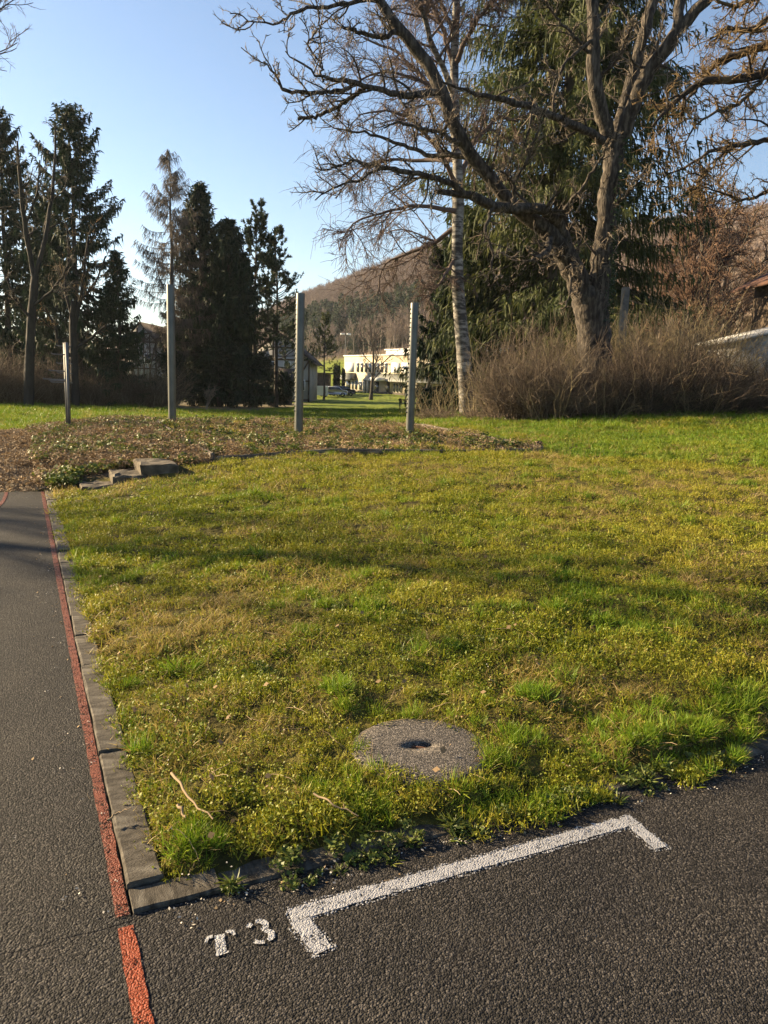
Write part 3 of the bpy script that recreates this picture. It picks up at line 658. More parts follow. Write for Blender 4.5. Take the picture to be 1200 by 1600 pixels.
def bare(name, label, group, base, H, r0, seed, bark, twig, k=(9, 7, 7, 5), t0=.3, ang=48, up=.08, lens=(.42, .42, .42, .42), tw=.006, lean=(0, 0), wander=.10, flat=None, hang=0.0):
    """leafless broadleaf tree grown level by level"""
    global rng
    rng = np.random.default_rng(seed); base = np.array(base, float); r = root(name, label, 'tree', base, group)
    tr = Buf(); cr = Buf()
    P = grow(base[None] - np.array([[0, 0, .2]]), np.array([[lean[0], lean[1], 1.0]]), np.array([H * .93]), 10, .05, .03); R = taper(np.array([r0]), np.array([r0 * .12]), 11, .8); R[:, 0] *= 1.25
    tubes(tr, P, R, 10)
    a = spawn(P, R, k[0], t0, .97, ang, 10, (0, 0, 1), .15)
    L = H * lens[0] * rng.uniform(.6, 1.1, len(a[0])) * (1.15 - .65 * a[4]); P1 = grow(a[0], a[1], L, 7, wander, up); R1 = taper(a[3] * .55, np.full(len(L), tw * 1.6), 8); tubes(tr, P1, R1, 6)
    a = spawn(P1, R1, k[1], .2, 1, 42, 12, (0, 0, 1), .1); L = a[2] * lens[1] * rng.uniform(.5, 1.15, len(a[0])); P2 = grow(a[0], a[1], L, 5, wander * 1.2, up * .7); R2 = taper(np.maximum(a[3] * .6, tw * 1.5), np.full(len(L), tw * 1.1), 6); tubes(tr, P2, R2, 4)
    part('trunk', tr, bark, r, True)
    a = spawn(P2, R2, k[2], .15, 1, 42, 14); L = a[2] * lens[2] * rng.uniform(.5, 1.2, len(a[0])); P3 = grow(a[0], a[1], L, 3, wander * 1.4, up * .5 - hang); R3 = taper(np.full(len(L), tw), np.full(len(L), tw * .6), 4); tubes(cr, P3, R3, 3)
    if k[3]:
        a = spawn(P3, R3, k[3], .15, 1, 42, 14); L = a[2] * lens[3] * rng.uniform(.5, 1.3, len(a[0])); P4 = grow(a[0], a[1], L, 2, wander * 1.3, up * .4 - hang); tubes(cr, P4, taper(np.full(len(L), tw * .7), np.full(len(L), tw * .35), 3), 3)
    part('crown', cr, twig, r); return r

def stems(name, label, cat, group, base, rx, ry, H, nst, ntw, seed, mat, thick=.006, lean=.25, leaf=None):
    """leafless many-stemmed shrub"""
    global rng
    rng = np.random.default_rng(seed); base = np.array(base, float); r = root(name, label, cat, base, group)
    a = rng.random(nst) * 6.283; q = np.sqrt(rng.random(nst)); S = np.stack([base[0] + rx * q * np.cos(a) * .8, base[1] + ry * q * np.sin(a) * .8, np.full(nst, base[2] - .1)], 1)
    D = np.stack([np.cos(a) * q * lean + rng.normal(size=nst) * .16, np.sin(a) * q * lean + rng.normal(size=nst) * .16, np.ones(nst)], 1)
    L = H * rng.uniform(.45, 1.08, nst) * (1.0 - .42 * q ** 2); b = Buf()
    P = grow(S, D, L, 4, .15, .05); R = taper(thick * rng.uniform(.7, 2.4, nst) , np.full(nst, thick * .5), 5); tubes(b, P, R, 3); part('stems', b, mat, r)
    b = Buf(); sp_ = spawn(P, R, ntw, .2, 1, 46, 16, (0, 0, 1), .12); L = H * rng.uniform(.07, .26, len(sp_[0])); P2 = grow(sp_[0], sp_[1], L, 2, .18, .05); tubes(b, P2, taper(np.full(len(L), thick * .62), np.full(len(L), thick * .3), 3), 3); part('twigs', b, mat, r, kind='stuff')
    if leaf:
        b = Buf(); n = leaf[1]; c = spawn(P, R, max(1, n // nst), .0, .55, 70, 20); leaves(b, c[0], .03, .05); part('leaves', b, leaf[0], r)
    return r
def leaves(b, C, a, w, flat=0.0):
    """small pointed oval leaves, four-sided"""
    n = len(C); d = nrm(rng.normal(size=(n, 3)) * np.array([1, 1, 1 - flat])); s = nrm(np.cross(d, rng.normal(size=(n, 3)) * np.array([1, 1, 1.0]) + np.array([0, 0, flat * 3]))) if flat == 0 else nrm(np.cross(d, np.array([0, 0, 1.0]) + rng.normal(size=(n, 3)) * .4))
    L = (a * rng.uniform(.6, 1.4, n))[:, None]; w_ = L * rng.uniform(.5, .8, (n, 1))
    V = np.stack([C, C + d * L * .5 + s * w_ * .5, C + d * L, C + d * L * .5 - s * w_ * .5], 1).reshape(-1, 3); i = np.arange(n) * 4
    b.add(V, np.stack([i, i + 1, i + 2, i + 3], 1))
def leafy(name, label, cat, group, base, rx, ry, H, n, seed, mat, leaf=.16, lobes=9):
    """dense evergreen shrub: leaf sprays scattered through several lobes, on a few stems"""
    global rng
    rng = np.random.default_rng(seed); base = np.array(base, float); r = root(name, label, cat, base, group)
    lc = np.stack([rng.normal(size=lobes) * rx * .45, rng.normal(size=lobes) * ry * .45, H * rng.uniform(.2, .78, lobes)], 1); lr = np.stack([rx * rng.uniform(.35, .6, lobes), ry * rng.uniform(.35, .6, lobes), H * rng.uniform(.15, .26, lobes)], 1)
    b = Buf(); S = np.tile(base, (lobes, 1)) + rng.normal(size=(lobes, 3)) * [.15, .15, 0]; E_ = base + lc
    tubes(b, np.stack([S, S * .5 + E_ * .5 + rng.normal(size=(lobes, 3)) * .12, E_], 1), np.tile([[.05, .035, .015]], (lobes, 1)), 5); part('stems', b, MT['bark_dark'], r)
    w = rng.integers(0, lobes, n); d = nrm(rng.normal(size=(n, 3))); C = base + lc[w] + d * lr[w] * (rng.random((n, 1)) ** .4) * rng.uniform(.8, 1.15, (n, 1)); C[:, 2] = np.maximum(C[:, 2], base[2] + .05)
    b = Buf(); G = grow(C, nrm(d + rng.normal(size=(n, 3)) * .6), leaf * rng.uniform(.5, 1.4, n), 2, .2, -.1); ribbons(b, G, np.array([.4, 1, .15])[None] * (leaf * .3 * rng.uniform(.6, 1.3, n))[:, None])
    part('crown', b, mat, r); return r

def tb_(px, Y):   # ground point under a picture column at depth Y
    p = W(px, 600, Y); return np.array([p[0], Y, gz1(p[0], Y)])
def hgt(px, py, Y, base): return W(px, py, Y)[2] - base[2]

# ------------------------------------------------------------------ conifers and larch on the left
GC = 'conifers along the far side of the meadow'
p = tb_(124, 48); cone_tree('spruce_tree', 'tall dark spruce with upswept arms, highest of those left of the larch', GC, p, hgt(122, 170, 48, p), 4.3, 230, 90, .50, .045, MT['spruce'], MT['bark_dark'], 21, prof=.52, gap=.026, droop=.40, tipup=.50, up_top=.62, curtain=.3)
p = tb_(18, 51); cone_tree('spruce_tree', 'broad dark spruce at the photo edge behind the leaning bare trunk', GC, p, hgt(25, 176, 51, p), 4.6, 300, 80, .5, .045, MT['spruce'], MT['bark_dark'], 22, prof=.6, gap=.018, droop=.3, tipup=.35, curtain=.3)
p = tb_(188, 47); cone_tree('spruce_tree', 'small pointed spruce just left of the bare larch', GC, p, hgt(184, 395, 47, p), 2.3, 170, 50, .42, .045, MT['spruce'], MT['bark_dark'], 23, prof=.8, curtain=.3)
p = tb_(80, 56); cone_tree('spruce_tree', 'shaded spruce standing in the gap between the two tallest spruces', GC, p, hgt(78, 330, 56, p), 3.6, 220, 70, .5, .045, MT['spruce'], MT['bark_dark'], 24, prof=.5, curtain=.4)
p = tb_(270, 55); cone_tree('larch_tree', 'bare larch with hanging twigs and a thin pointed top', GC, p, hgt(267, 234, 55, p), 4.2, 130, 70, .75, .02, MT['larch'], MT['larch'], 25, prof=.6, t0=.22, droop=.34, tipup=.40, up_top=.30, low=-.25, gap=.028, hang=.014)
p = tb_(314, 58); cone_tree('spruce_tree', 'dark dense spruce immediately right of the bare larch', GC, p, hgt(312, 290, 58, p), 3.7, 270, 84, .52, .05, MT['spruce'], MT['bark_dark'], 26, prof=.66, droop=.25, tipup=.35, up_top=.8, curtain=.6)
p = tb_(358, 57); cone_tree('spruce_tree', 'dark rounded spruce left of the two pines', GC, p, hgt(352, 345, 57, p), 3.7, 270, 84, .55, .05, MT['spruce'], MT['bark_dark'], 27, prof=.62, droop=.3, tipup=.3, up_top=.6, curtain=.7)
p = tb_(399, 60); pine('pine_tree', 'slim pine with open crown, taller of the two dark pines', GC, p, hgt(401, 334, 60, p), 2.6, 110, 28, MT['pine'], .28)
p = tb_(432, 61); pine('pine_tree', 'leaning pine nearest the middle post, shorter of the two dark pines', GC, p, hgt(441, 368, 61, p), 3.0, 120, 29, MT['pine'], .2)
p = tb_(506, 98); pine('pine_tree', 'small yellowish pine between the middle post and the cream building', GC, p, hgt(508, 498, 98, p), 2.6, 60, 30, MT['pine_yellow'], .35)

for (px, Y, top_, lab) in [(298, 138, 470, 'distant spruce behind the larch, added to shade the cream building'), (324, 136, 478, 'distant spruce hidden behind the dark dense spruce, added to shade the cream building'), (352, 140, 472, 'distant spruce behind the dark rounded spruce, added to shade the cream building'), (376, 137, 482, 'distant spruce behind the slim pine, added to shade the cream building'), (308, 99, 425, 'spruce farther back between larch and dark dense spruce, added to shade the meadow'), (338, 103, 432, 'spruce farther back between the two dark spruces, added to shade the meadow'), (364, 96, 428, 'spruce farther back right of the dark rounded spruce, added to shade the meadow')]:  # hidden copies added for shade: farther ones for the building, nearer for the meadow
    p = tb_(px, Y); c_ = [o for o in scene.objects if o.name.startswith('spruce_tree') and 'small pointed' in o.get('label', '')][0]
    zs = hgt(px, top_, Y, p) / hgt(184, 395, 47, tb_(188, 47)); dup(c_, p, px * .1, (zs * 1.4, zs * 1.4, zs), lab)
# dark understorey beneath them
GU = 'dark evergreen shrubs under the conifers'
for (px, Y, rx, H, lab, sd) in [(300, 55, 2.0, 4.6, 'dark evergreen shrub under the larch', 41), (345, 56, 2.4, 6.0, 'tallest dark evergreen shrub, behind the little bare bush', 42), (392, 59, 2.2, 4.4, 'dark evergreen shrub at the foot of the slim pine', 43),
                                 (425, 62, 1.8, 3.0, 'low dark evergreen shrub beside the wooden shed', 44), (168, 52, 2.2, 4.2, 'dark evergreen shrub below the small pointed spruce', 45), (118, 54, 2.4, 5.0, 'dark evergreen shrub behind the peg rack', 46), (12, 55, 2.6, 4.5, 'dark evergreen shrub at the photo edge behind brown bushes', 47)]:
    leafy('evergreen_shrub', lab, 'shrub', GU, tb_(px, Y), rx, rx, H, 5200, sd, MT['yew'], .22)
# leafless trees on the left
GB = 'leafless trees by the meadow'
def traced(name, label, group, limbs, bark, twig, seed, k=(8, 6, 4), lens=(.36, .42, .45), tw=.007, t0=.25, wander=.16, up=.05, hang=0.0, sides=9, nres=12, minlen=0.0, main=99, thin=1.0, rough=.07):
    """tree whose main limbs are given as (px, py, radius px, depth) lists; twigs are grown on them"""
    global rng
    rng = np.random.default_rng(seed); P = []; R = []
    for lm in limbs:
        q = np.array([[*W(a, b_, d), r_ / FPX * d] for (a, b_, r_, d) in lm]); q = resample(q, nres); P.append(q[:, :3]); R.append(q[:, 3])
    base = P[0][0].copy(); P = np.array(P); R = np.array(R); base[2] = gz1(base[0], base[1])
    r = root(name, label, 'tree', base, group); tr = Buf(); cr = Buf()
    P[1:, 1:-1] += rng.normal(size=P[1:, 1:-1].shape) * .018; R[1:] *= thin
    for i in range(len(P)): tubes(tr if i < main else cr, P[i:i + 1], R[i:i + 1], 14 if i == 0 else sides, rough)
    Q = P[1:]; RQ = R[1:]
    a = spawn(Q, RQ, k[0], t0, 1, 50, 14, (0, 0, 1), .15); L = np.minimum(a[2], 4.5) * lens[0] * rng.uniform(.35, 1.1, len(a[0])) * (1.15 - .5 * a[4]); L = np.maximum(L, minlen)
    P2 = grow(a[0], a[1], L, 6, wander, up); R2 = taper(np.clip(a[3] * .5, tw * 1.6, tw * 4.5), np.full(len(L), tw * 1.1), 7); tubes(tr if hang == 0 else cr, P2, R2, 5)
    part('trunk', tr, bark, r, True)
    a = spawn(P2, R2, k[1], .15, 1, 48, 14, (0, 0, 1), .1 - hang); L = a[2] * lens[1] * rng.uniform(.4, 1.2, len(a[0])); P3 = grow(a[0], a[1], L, 4, wander * 1.2, up - hang); R3 = taper(np.full(len(L), tw), np.full(len(L), tw * .65), 5); tubes(cr, P3, R3, 3)
    if k[2]:
        a = spawn(P3, R3, k[2], .2, 1, 45, 14, (0, 0, 1), .1 - hang * 2); L = a[2] * lens[2] * rng.uniform(.4, 1.3, len(a[0])); P4 = grow(a[0], a[1], L, 2, wander * 1.2, up - hang * 1.5); tubes(cr, P4, taper(np.full(len(L), tw * .65), np.full(len(L), tw * .4), 3), 3)
    part('crown', cr, twig, r); return r
d = 42
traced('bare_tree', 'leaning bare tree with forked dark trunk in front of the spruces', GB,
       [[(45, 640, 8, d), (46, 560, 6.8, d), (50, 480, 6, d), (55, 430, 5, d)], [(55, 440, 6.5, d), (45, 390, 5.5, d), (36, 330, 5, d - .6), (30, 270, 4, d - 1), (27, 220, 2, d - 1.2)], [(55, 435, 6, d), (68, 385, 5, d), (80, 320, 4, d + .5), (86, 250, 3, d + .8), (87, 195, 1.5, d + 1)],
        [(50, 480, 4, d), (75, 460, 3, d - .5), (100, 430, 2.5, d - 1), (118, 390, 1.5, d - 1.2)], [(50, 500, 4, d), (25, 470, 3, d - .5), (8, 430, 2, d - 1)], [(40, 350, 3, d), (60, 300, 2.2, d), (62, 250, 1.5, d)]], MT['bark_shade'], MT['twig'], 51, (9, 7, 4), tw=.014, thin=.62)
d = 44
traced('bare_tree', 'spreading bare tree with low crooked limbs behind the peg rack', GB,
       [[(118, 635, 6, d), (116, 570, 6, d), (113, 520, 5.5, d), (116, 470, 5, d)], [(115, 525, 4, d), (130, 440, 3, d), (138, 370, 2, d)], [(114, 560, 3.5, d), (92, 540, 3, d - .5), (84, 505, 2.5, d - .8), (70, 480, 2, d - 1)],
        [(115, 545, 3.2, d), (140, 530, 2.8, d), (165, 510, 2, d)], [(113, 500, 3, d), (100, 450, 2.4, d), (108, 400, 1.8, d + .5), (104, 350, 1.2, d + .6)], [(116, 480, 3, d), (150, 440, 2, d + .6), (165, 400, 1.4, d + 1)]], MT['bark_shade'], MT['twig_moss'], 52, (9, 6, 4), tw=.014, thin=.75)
p = np.array([-21.0, 13.1, gz1(-21., 13.1)]); bare('bare_tree', 'leafless tree beside the track whose branch shadow crosses the lawn', GB, p, 17.0, .20, 57, MT['bark_dark'], MT['twig'], (7, 5, 3, 0), t0=.35, ang=50, tw=.010, lens=(.30, .4, .4, .4))
p = np.array([-22.4, 16.2, gz1(-22.4, 16.2)]); bare('bare_tree', 'bushy leafless tree beside the path whose crown shadow mottles the lawn', GB, p, 11.8, .2, 58, MT['bark_dark'], MT['twig'], (9, 6, 4, 0), t0=.45, ang=55, tw=.014, lens=(.34, .42, .42, .4))
p = tb_(-58, 27); bare('bare_tree', 'pale leafless branches reaching in at the upper photo edge', GB, p, 15.0, .2, 53, MT['bark_dark'], MT['twig'], (14, 7, 5, 3), t0=.28, ang=52, tw=.009, lens=(.40, .42, .42, .42))
p = tb_(560, 105); bare('bare_tree', 'slender dark leafless tree in front of the cream building', GB, tb_(580, 104), hgt(570, 482, 104, tb_(580, 104)), .26, 54, MT['bark_dark'], MT['twig_birch'], (14, 7, 6, 0), t0=.22, ang=52, tw=.022, up=.03, wander=.08)
p = tb_(664, 64); bare('bare_tree', 'tall thin leafless tree just behind the shorter studded post', GB, p, hgt(655, 392, 64, p), .19, 55, MT['bark_dark'], MT['twig_birch'], (14, 7, 6, 0), t0=.25, ang=40, tw=.016)
p = tb_(322, 46); bare('bare_bush', 'little pale bare bush alone at the meadow edge', None, p, 1.55, .10, 56, MT['twig'], MT['twig'], (14, 6, 4, 0), t0=.3, ang=38, tw=.012, lens=(.6, .45, .5, .4))
# brown undergrowth
GS = 'leafless brown bushes below the spruces'
s0 = stems('bare_bush', 'reddish brown bare bush at the photo edge beside the forked trunk', 'bush', GS, tb_(20, 44), 1.6, 1.2, 3.6, 420, 7, 61, MT['hedge_stem'], .011, .5)
for (px, Y, rz, sc, lab) in [(80, 45, 1, .9, 'brown bare bush between the two bare trees'), (150, 46, 2, .75, 'brown bare bush just right of the peg rack'), (205, 47, 3, .7, 'brown bare bush below the distant white house'), (245, 48, 4, .95, 'brown bare bush behind the first tall post'), (-30, 43, 5, 1, 'brown bare bush cut by the photo edge')]:
    dup(s0, tb_(px, Y), rz, sc, lab)
# ------------------------------------------------------------------ big spruce, birch, walnut, oak on the right
p = tb_(858, 37); cone_tree('spruce_tree', 'huge spruce with drooping branches behind the walnut tree', None, p, 34, 7.2, 740, 108, .56, .037, MT['spruce_big'], MT['bark_dark'], 71, prof=.45, t0=.04, droop=.45, tipup=.25, up_top=.5, low=-.3, gap=0, curtain=.6, fuzz=.17)
p = tb_(720, 39); cone_tree('spruce_tree', 'lower dark spruce beside the birch trunk', None, p, hgt(700, 330, 39, p), 3.2, 240, 70, .48, .045, MT['spruce'], MT['bark_dark'], 72, prof=.5, curtain=.7)
d = 30
traced('birch_tree', 'birch with white bark and drooping fine twigs', None,
       [[(730, 650, 12, d), (728, 580, 10.5, d), (719, 500, 9.5, d), (712, 430, 8.8, d), (716, 350, 8.4, d), (718, 270, 7.6, d), (708, 180, 6.8, d), (709, 90, 6, d), (714, 0, 5.2, d), (716, -120, 4, d), (712, -240, 2, d)],
        [(712, 150, 5, d), (694, 110, 4.5, d - .5), (672, 60, 4, d - 1), (658, 10, 3.5, d - 1.4), (645, -60, 2.5, d - 1.6)],
        [(717, 300, 4, d), (690, 240, 3, d - 1), (650, 190, 2.2, d - 2), (600, 170, 1.5, d - 2.6), (560, 180, 1, d - 3)], [(716, 350, 4, d), (680, 380, 3, d + .5), (640, 395, 2.2, d + 1), (600, 410, 1.4, d + 1.4), (590, 460, 1, d + 1.4)],
        [(712, 200, 4, d), (670, 130, 3, d + 1), (620, 80, 2, d + 1.6), (570, 60, 1.3, d + 2)], [(713, 120, 4, d), (690, 40, 3, d), (660, -30, 2, d), (620, -80, 1.2, d)], [(717, 280, 4, d), (740, 220, 3, d + 1), (780, 180, 2, d + 1.6), (810, 190, 1.2, d + 2)],
        [(716, 250, 4, d), (660, 250, 2.6, d + 1.5), (600, 250, 1.8, d + 2), (550, 270, 1.2, d + 2.3), (525, 310, .9, d + 2.4)], [(715, 330, 4, d), (660, 320, 2.6, d - 1), (600, 330, 1.8, d - 1.4), (545, 350, 1.1, d - 1.6), (530, 390, .8, d - 1.6)],
        [(711, 100, 4, d), (740, 40, 3, d - 1), (770, 0, 2, d - 1.5), (800, -20, 1.2, d - 2)], [(712, 60, 3.5, d), (680, -20, 2.5, d + 1), (640, -60, 1.5, d + 1.5)], [(713, 400, 3, d), (690, 440, 2, d - .6), (660, 470, 1.2, d - 1)], [(710, 170, 3.5, d), (650, 120, 2.2, d - 1.6), (590, 110, 1.5, d - 2.2), (540, 140, 1, d - 2.6)]],
       MT['birch'], MT['twig_birch'], 73, (17, 13, 4), lens=(.50, .55, .6), tw=.0115, t0=.2, wander=.10, up=.03, hang=.13, main=2, nres=16)

d = 23.3
WAL = [[(936, 662, 31, d), (933, 620, 26, d), (931, 560, 24, d), (926, 505, 25, d), (921, 465, 27, d)],
       # right stem
       [(928, 505, 22, d), (937, 430, 20, d), (943, 370, 17.5, d), (949, 310, 17, d), (957, 260, 18, d), (960, 225, 19, d)],
       [(957, 245, 13, d), (948, 200, 13, d - .2), (934, 155, 12.5, d - .4), (927, 105, 12, d - .5), (929, 55, 11, d - .5), (924, 0, 10.5, d - .5), (915, -90, 8, d - .6), (905, -200, 4, d - .8)],
       [(962, 240, 12, d), (968, 195, 12, d + .3), (985, 130, 11, d + .6), (1004, 60, 10, d + .8), (1021, 0, 9, d + 1), (1045, -90, 7, d + 1.2), (1060, -190, 4, d + 1.3)],
       [(962, 235, 15, d), (978, 195, 14, d - .3), (994, 150, 13, d - .5), (1012, 110, 13, d - .7), (1042, 72, 12, d - .9), (1062, 44, 11, d - 1), (1090, 15, 10, d - 1.1), (1118, -15, 9, d - 1.2), (1170, -90, 6, d - 1.3), (1200, -170, 3, d - 1.5)],
       [(1058, 50, 9, d - 1), (1062, 0, 9, d - .9), (1066, -70, 7, d - .8), (1070, -160, 4, d - .7)],
       # thick left limb
       [(922, 490, 23, d), (900, 432, 21, d - .2), (882, 395, 20, d - .5), (862, 368, 18, d - .7), (845, 352, 17, d - .9)],
       [(850, 355, 15, d - .9), (827, 343, 13, d - 1.0), (794, 315, 12.5, d - 1.2), (769, 280, 12, d - 1.4), (744, 252, 12, d - 1.6), (717, 217, 12, d - 1.8), (697, 160, 12, d - 2), (681, 119, 11.5, d - 2.1), (653, 80, 11, d - 2.2), (621, 42, 10, d - 2.3), (594, 3, 8.5, d - 2.4), (570, -50, 6, d - 2.5), (540, -110, 3, d - 2.6)],
       [(885, 390, 14, d - .4), (872, 345, 11, d - .9), (850, 327, 10, d - 1.4), (805, 326, 10, d - 1.9), (775, 326, 9.5, d - 2.2), (752, 311, 9, d - 2.5), (726, 304, 7, d - 2.8), (695, 301, 5.5, d - 3), (678, 299, 3, d - 3.1)],
       # branches of the long limb
       [(686, 143, 6.5, d - 2.1), (656, 147, 6, d - 2.5), (621, 149, 5.5, d - 2.9), (583, 139, 5, d - 3.2), (551, 128, 4.5, d - 3.4), (530, 121, 3.2, d - 3.5), (509, 128, 2.5, d - 3.6), (485, 108, 2, d - 3.7), (460, 98, 1.5, d - 3.8), (446, 80, 1, d - 3.8)],
       [(557, 131, 4, d - 3.3), (534, 140, 3.8, d - 3.5), (509, 145, 3.6, d - 3.7), (474, 145, 3.4, d - 4), (443, 143, 3.2, d - 4.2), (438, 130, 2.5, d - 4.2), (425, 112, 1.8, d - 4.3), (412, 96, 1.2, d - 4.3)],
       [(570, 136, 4, d - 3.1), (552, 152, 3.8, d - 3.0), (534, 162, 3.6, d - 2.9), (502, 180, 3.3, d - 2.8), (466, 186, 3, d - 2.7)],
       [(620, 46, 5, d - 2.3), (605, 57, 4.4, d - 2.6), (585, 57, 4, d - 2.8), (562, 49, 3.4, d - 3), (534, 42, 2.5, d - 3.2)],
       [(594, 0, 5, d - 2.4), (545, 2, 3.6, d - 2.8), (513, 11, 3.4, d - 3.1), (481, 12, 3, d - 3.4), (457, 21, 2.6, d - 3.6), (436, 37, 2, d - 3.8), (412, 37, 1.6, d - 4), (386, 33, 1, d - 4.1)],
       [(505, 127, 2.2, d - 3.6), (500, 100, 2, d - 3.5), (480, 70, 1.8, d - 3.4), (500, 45, 1.6, d - 3.3), (497, 15, 1.3, d - 3.2)],
       [(726, 303, 6, d - 2.8), (705, 285, 5.6, d - 3), (677, 276, 5.2, d - 3.2), (639, 271, 4.6, d - 3.5), (604, 262, 4, d - 3.8), (585, 266, 2.8, d - 3.9), (562, 283, 2.5, d - 4), (534, 287, 2, d - 4.2), (509, 301, 1.6, d - 4.4), (492, 313, 1, d - 4.5)],
       [(604, 262, 3, d - 3.8), (580, 258, 2.5, d - 4), (552, 250, 2, d - 4.2), (525, 262, 1.5, d - 4.3), (492, 268, 1, d - 4.4)],
       [(745, 253, 6, d - 1.6), (709, 240, 5, d - 1.2), (677, 245, 4.2, d - .9), (645, 232, 3.6, d - .7), (615, 222, 3, d - .5), (586, 210, 2.4, d - .3), (550, 205, 1.8, d - .2), (525, 200, 1.1, d)],
       [(716, 225, 5, d - 1.8), (690, 208, 4, d - 2.4), (655, 200, 3, d - 2.9), (620, 190, 2.2, d - 3.2), (600, 200, 1.4, d - 3.4)],
       # dark limb leaving the right stem to the left
       [(950, 222, 8, d), (918, 205, 7.5, d - .8), (890, 193, 7, d - 1.3), (850, 175, 6.5, d - 1.9), (810, 161, 5.5, d - 2.4), (770, 153, 4.5, d - 2.9), (725, 140, 3, d - 3.3), (690, 128, 1.6, d - 3.6)],
       # smaller ones
       [(868, 360, 5, d - .8), (880, 330, 4, d - 1.3), (905, 300, 3, d - 1.7), (930, 262, 2.4, d - 2), (955, 225, 1.6, d - 2.3)], [(860, 372, 7, d - .9), (856, 392, 6, d - 1.5), (842, 402, 4, d - 1.9), (825, 408, 2, d - 2.2)],
       [(802, 322, 4, d - 1.9), (803, 285, 3, d - 2.2), (825, 250, 2.6, d - 2.5), (842, 205, 2, d - 2.8), (850, 180, 1.2, d - 3)], [(803, 288, 2.5, d - 2.2), (790, 272, 2.2, d - 2.4), (775, 265, 1.6, d - 2.5)],
       [(893, 400, 4, d - .5), (893, 440, 2.6, d - 1.2), (884, 480, 1.5, d - 1.4)], [(770, 320, 4, d - 2.3), (757, 360, 3, d - 2.7), (772, 395, 2.4, d - 2.9), (766, 420, 1.8, d - 3), (781, 448, 1, d - 3)],
       [(947, 330, 4, d), (985, 300, 3, d - .5), (1010, 262, 2, d - .9)], [(940, 120, 3, d - .4), (965, 90, 2.4, d - .9), (988, 40, 1.6, d - 1.2)], [(985, 130, 4, d + .6), (1010, 105, 3, d + .9), (1030, 60, 2.2, d + 1.2), (1040, 10, 1.4, d + 1.5)],
       [(929, 60, 3.5, d - .5), (890, 90, 2.6, d - 1), (868, 120, 2, d - 1.2), (860, 150, 1, d - 1.3)], [(928, 90, 3.5, d - .5), (880, 40, 2.4, d - 1), (850, 0, 1.6, d - 1.4)]]
wal = traced('walnut_tree', 'large leafless walnut tree with crooked mossy limbs rising from the hedge', None, WAL, MT['bark_limb'], MT['twig'], 74, (13, 7, 4), lens=(.34, .42, .42), tw=.0105, t0=.12, wander=.15, up=.06, sides=9, nres=26, minlen=.35, thin=.80, rough=.06)
for ch in wal.children:
    if ch.name.startswith('trunk'): ch.data.materials[0] = MT['bark_walnut']
b = Buf(); q = resample(np.array([[*W(a_, b_, d_), r_ / FPX * d_] for (a_, b_, r_, d_) in WAL[1]]), 60); n = 1500; rng = np.random.default_rng(5)
i = rng.integers(0, 60, n); a = rng.uniform(-1.3, 1.1, n); C = q[i, :3] + np.stack([np.cos(a), np.sin(a), rng.normal(size=n) * .3], 1) * (q[i, 3:4] * rng.uniform(.95, 1.25, (n, 1)))
leaves(b, C, .075, .06); part('ivy', b, MT['ivy'], wal)

d = 15.5
OAK = [[(1330, 720, 40, d), (1320, 500, 34, d), (1310, 300, 30, d), (1300, 120, 26, d), (1290, -60, 20, d)],
       [(1300, 150, 12, d), (1250, 120, 9, d - .3), (1200, 113, 8, d - .5), (1172, 121, 7.5, d - .6), (1143, 125, 7, d - .7), (1104, 126, 6, d - .8), (1072, 142, 5, d - .9), (1044, 170, 4, d - 1), (1019, 198, 2.2, d - 1)],
       [(1298, 100, 12, d), (1250, 75, 9, d + .3), (1200, 68, 8, d + .6), (1157, 85, 7, d + .8), (1123, 92, 5.5, d + .9), (1101, 119, 4, d + 1), (1080, 150, 2.4, d + 1.1), (1058, 172, 1.2, d + 1.2)],
       [(1305, 250, 10, d), (1250, 222, 7, d - .5), (1200, 218, 5, d - .9), (1143, 227, 4, d - 1.2), (1101, 240, 3, d - 1.4), (1070, 262, 2, d - 1.5), (1040, 272, 1, d - 1.6)],
       [(1296, 40, 11, d), (1250, 20, 9, d - .6), (1205, 30, 7, d - 1), (1170, 50, 5, d - 1.3), (1140, 40, 3, d - 1.5), (1110, 60, 1.8, d - 1.7)], [(1292, -20, 11, d), (1240, -30, 8, d), (1190, -10, 6, d), (1150, 10, 4, d), (1120, 0, 2, d)],
       [(1200, 114, 4, d - .5), (1160, 160, 3.4, d - .8), (1120, 175, 2.6, d - 1), (1080, 200, 1.8, d - 1.2), (1068, 225, 1, d - 1.3)], [(1250, 222, 5, d - .5), (1200, 300, 3.6, d - .8), (1160, 315, 2.6, d - 1), (1120, 300, 1.6, d - 1.2), (1098, 292, 1, d - 1.2)], [(1143, 226, 3, d - 1.2), (1110, 262, 2, d - 1.4), (1090, 280, 1.2, d - 1.5), (1076, 300, .8, d - 1.5)]]
traced('oak_tree', 'mossy gnarled branches of a leafless oak reaching in beside the walnut', None, OAK, MT['bark_limb'], MT['twig_moss'], 75, (20, 10, 5), lens=(.28, .42, .45), tw=.0068, t0=.18, wander=.24, up=.02, sides=8, nres=24, thin=.8, rough=.13)

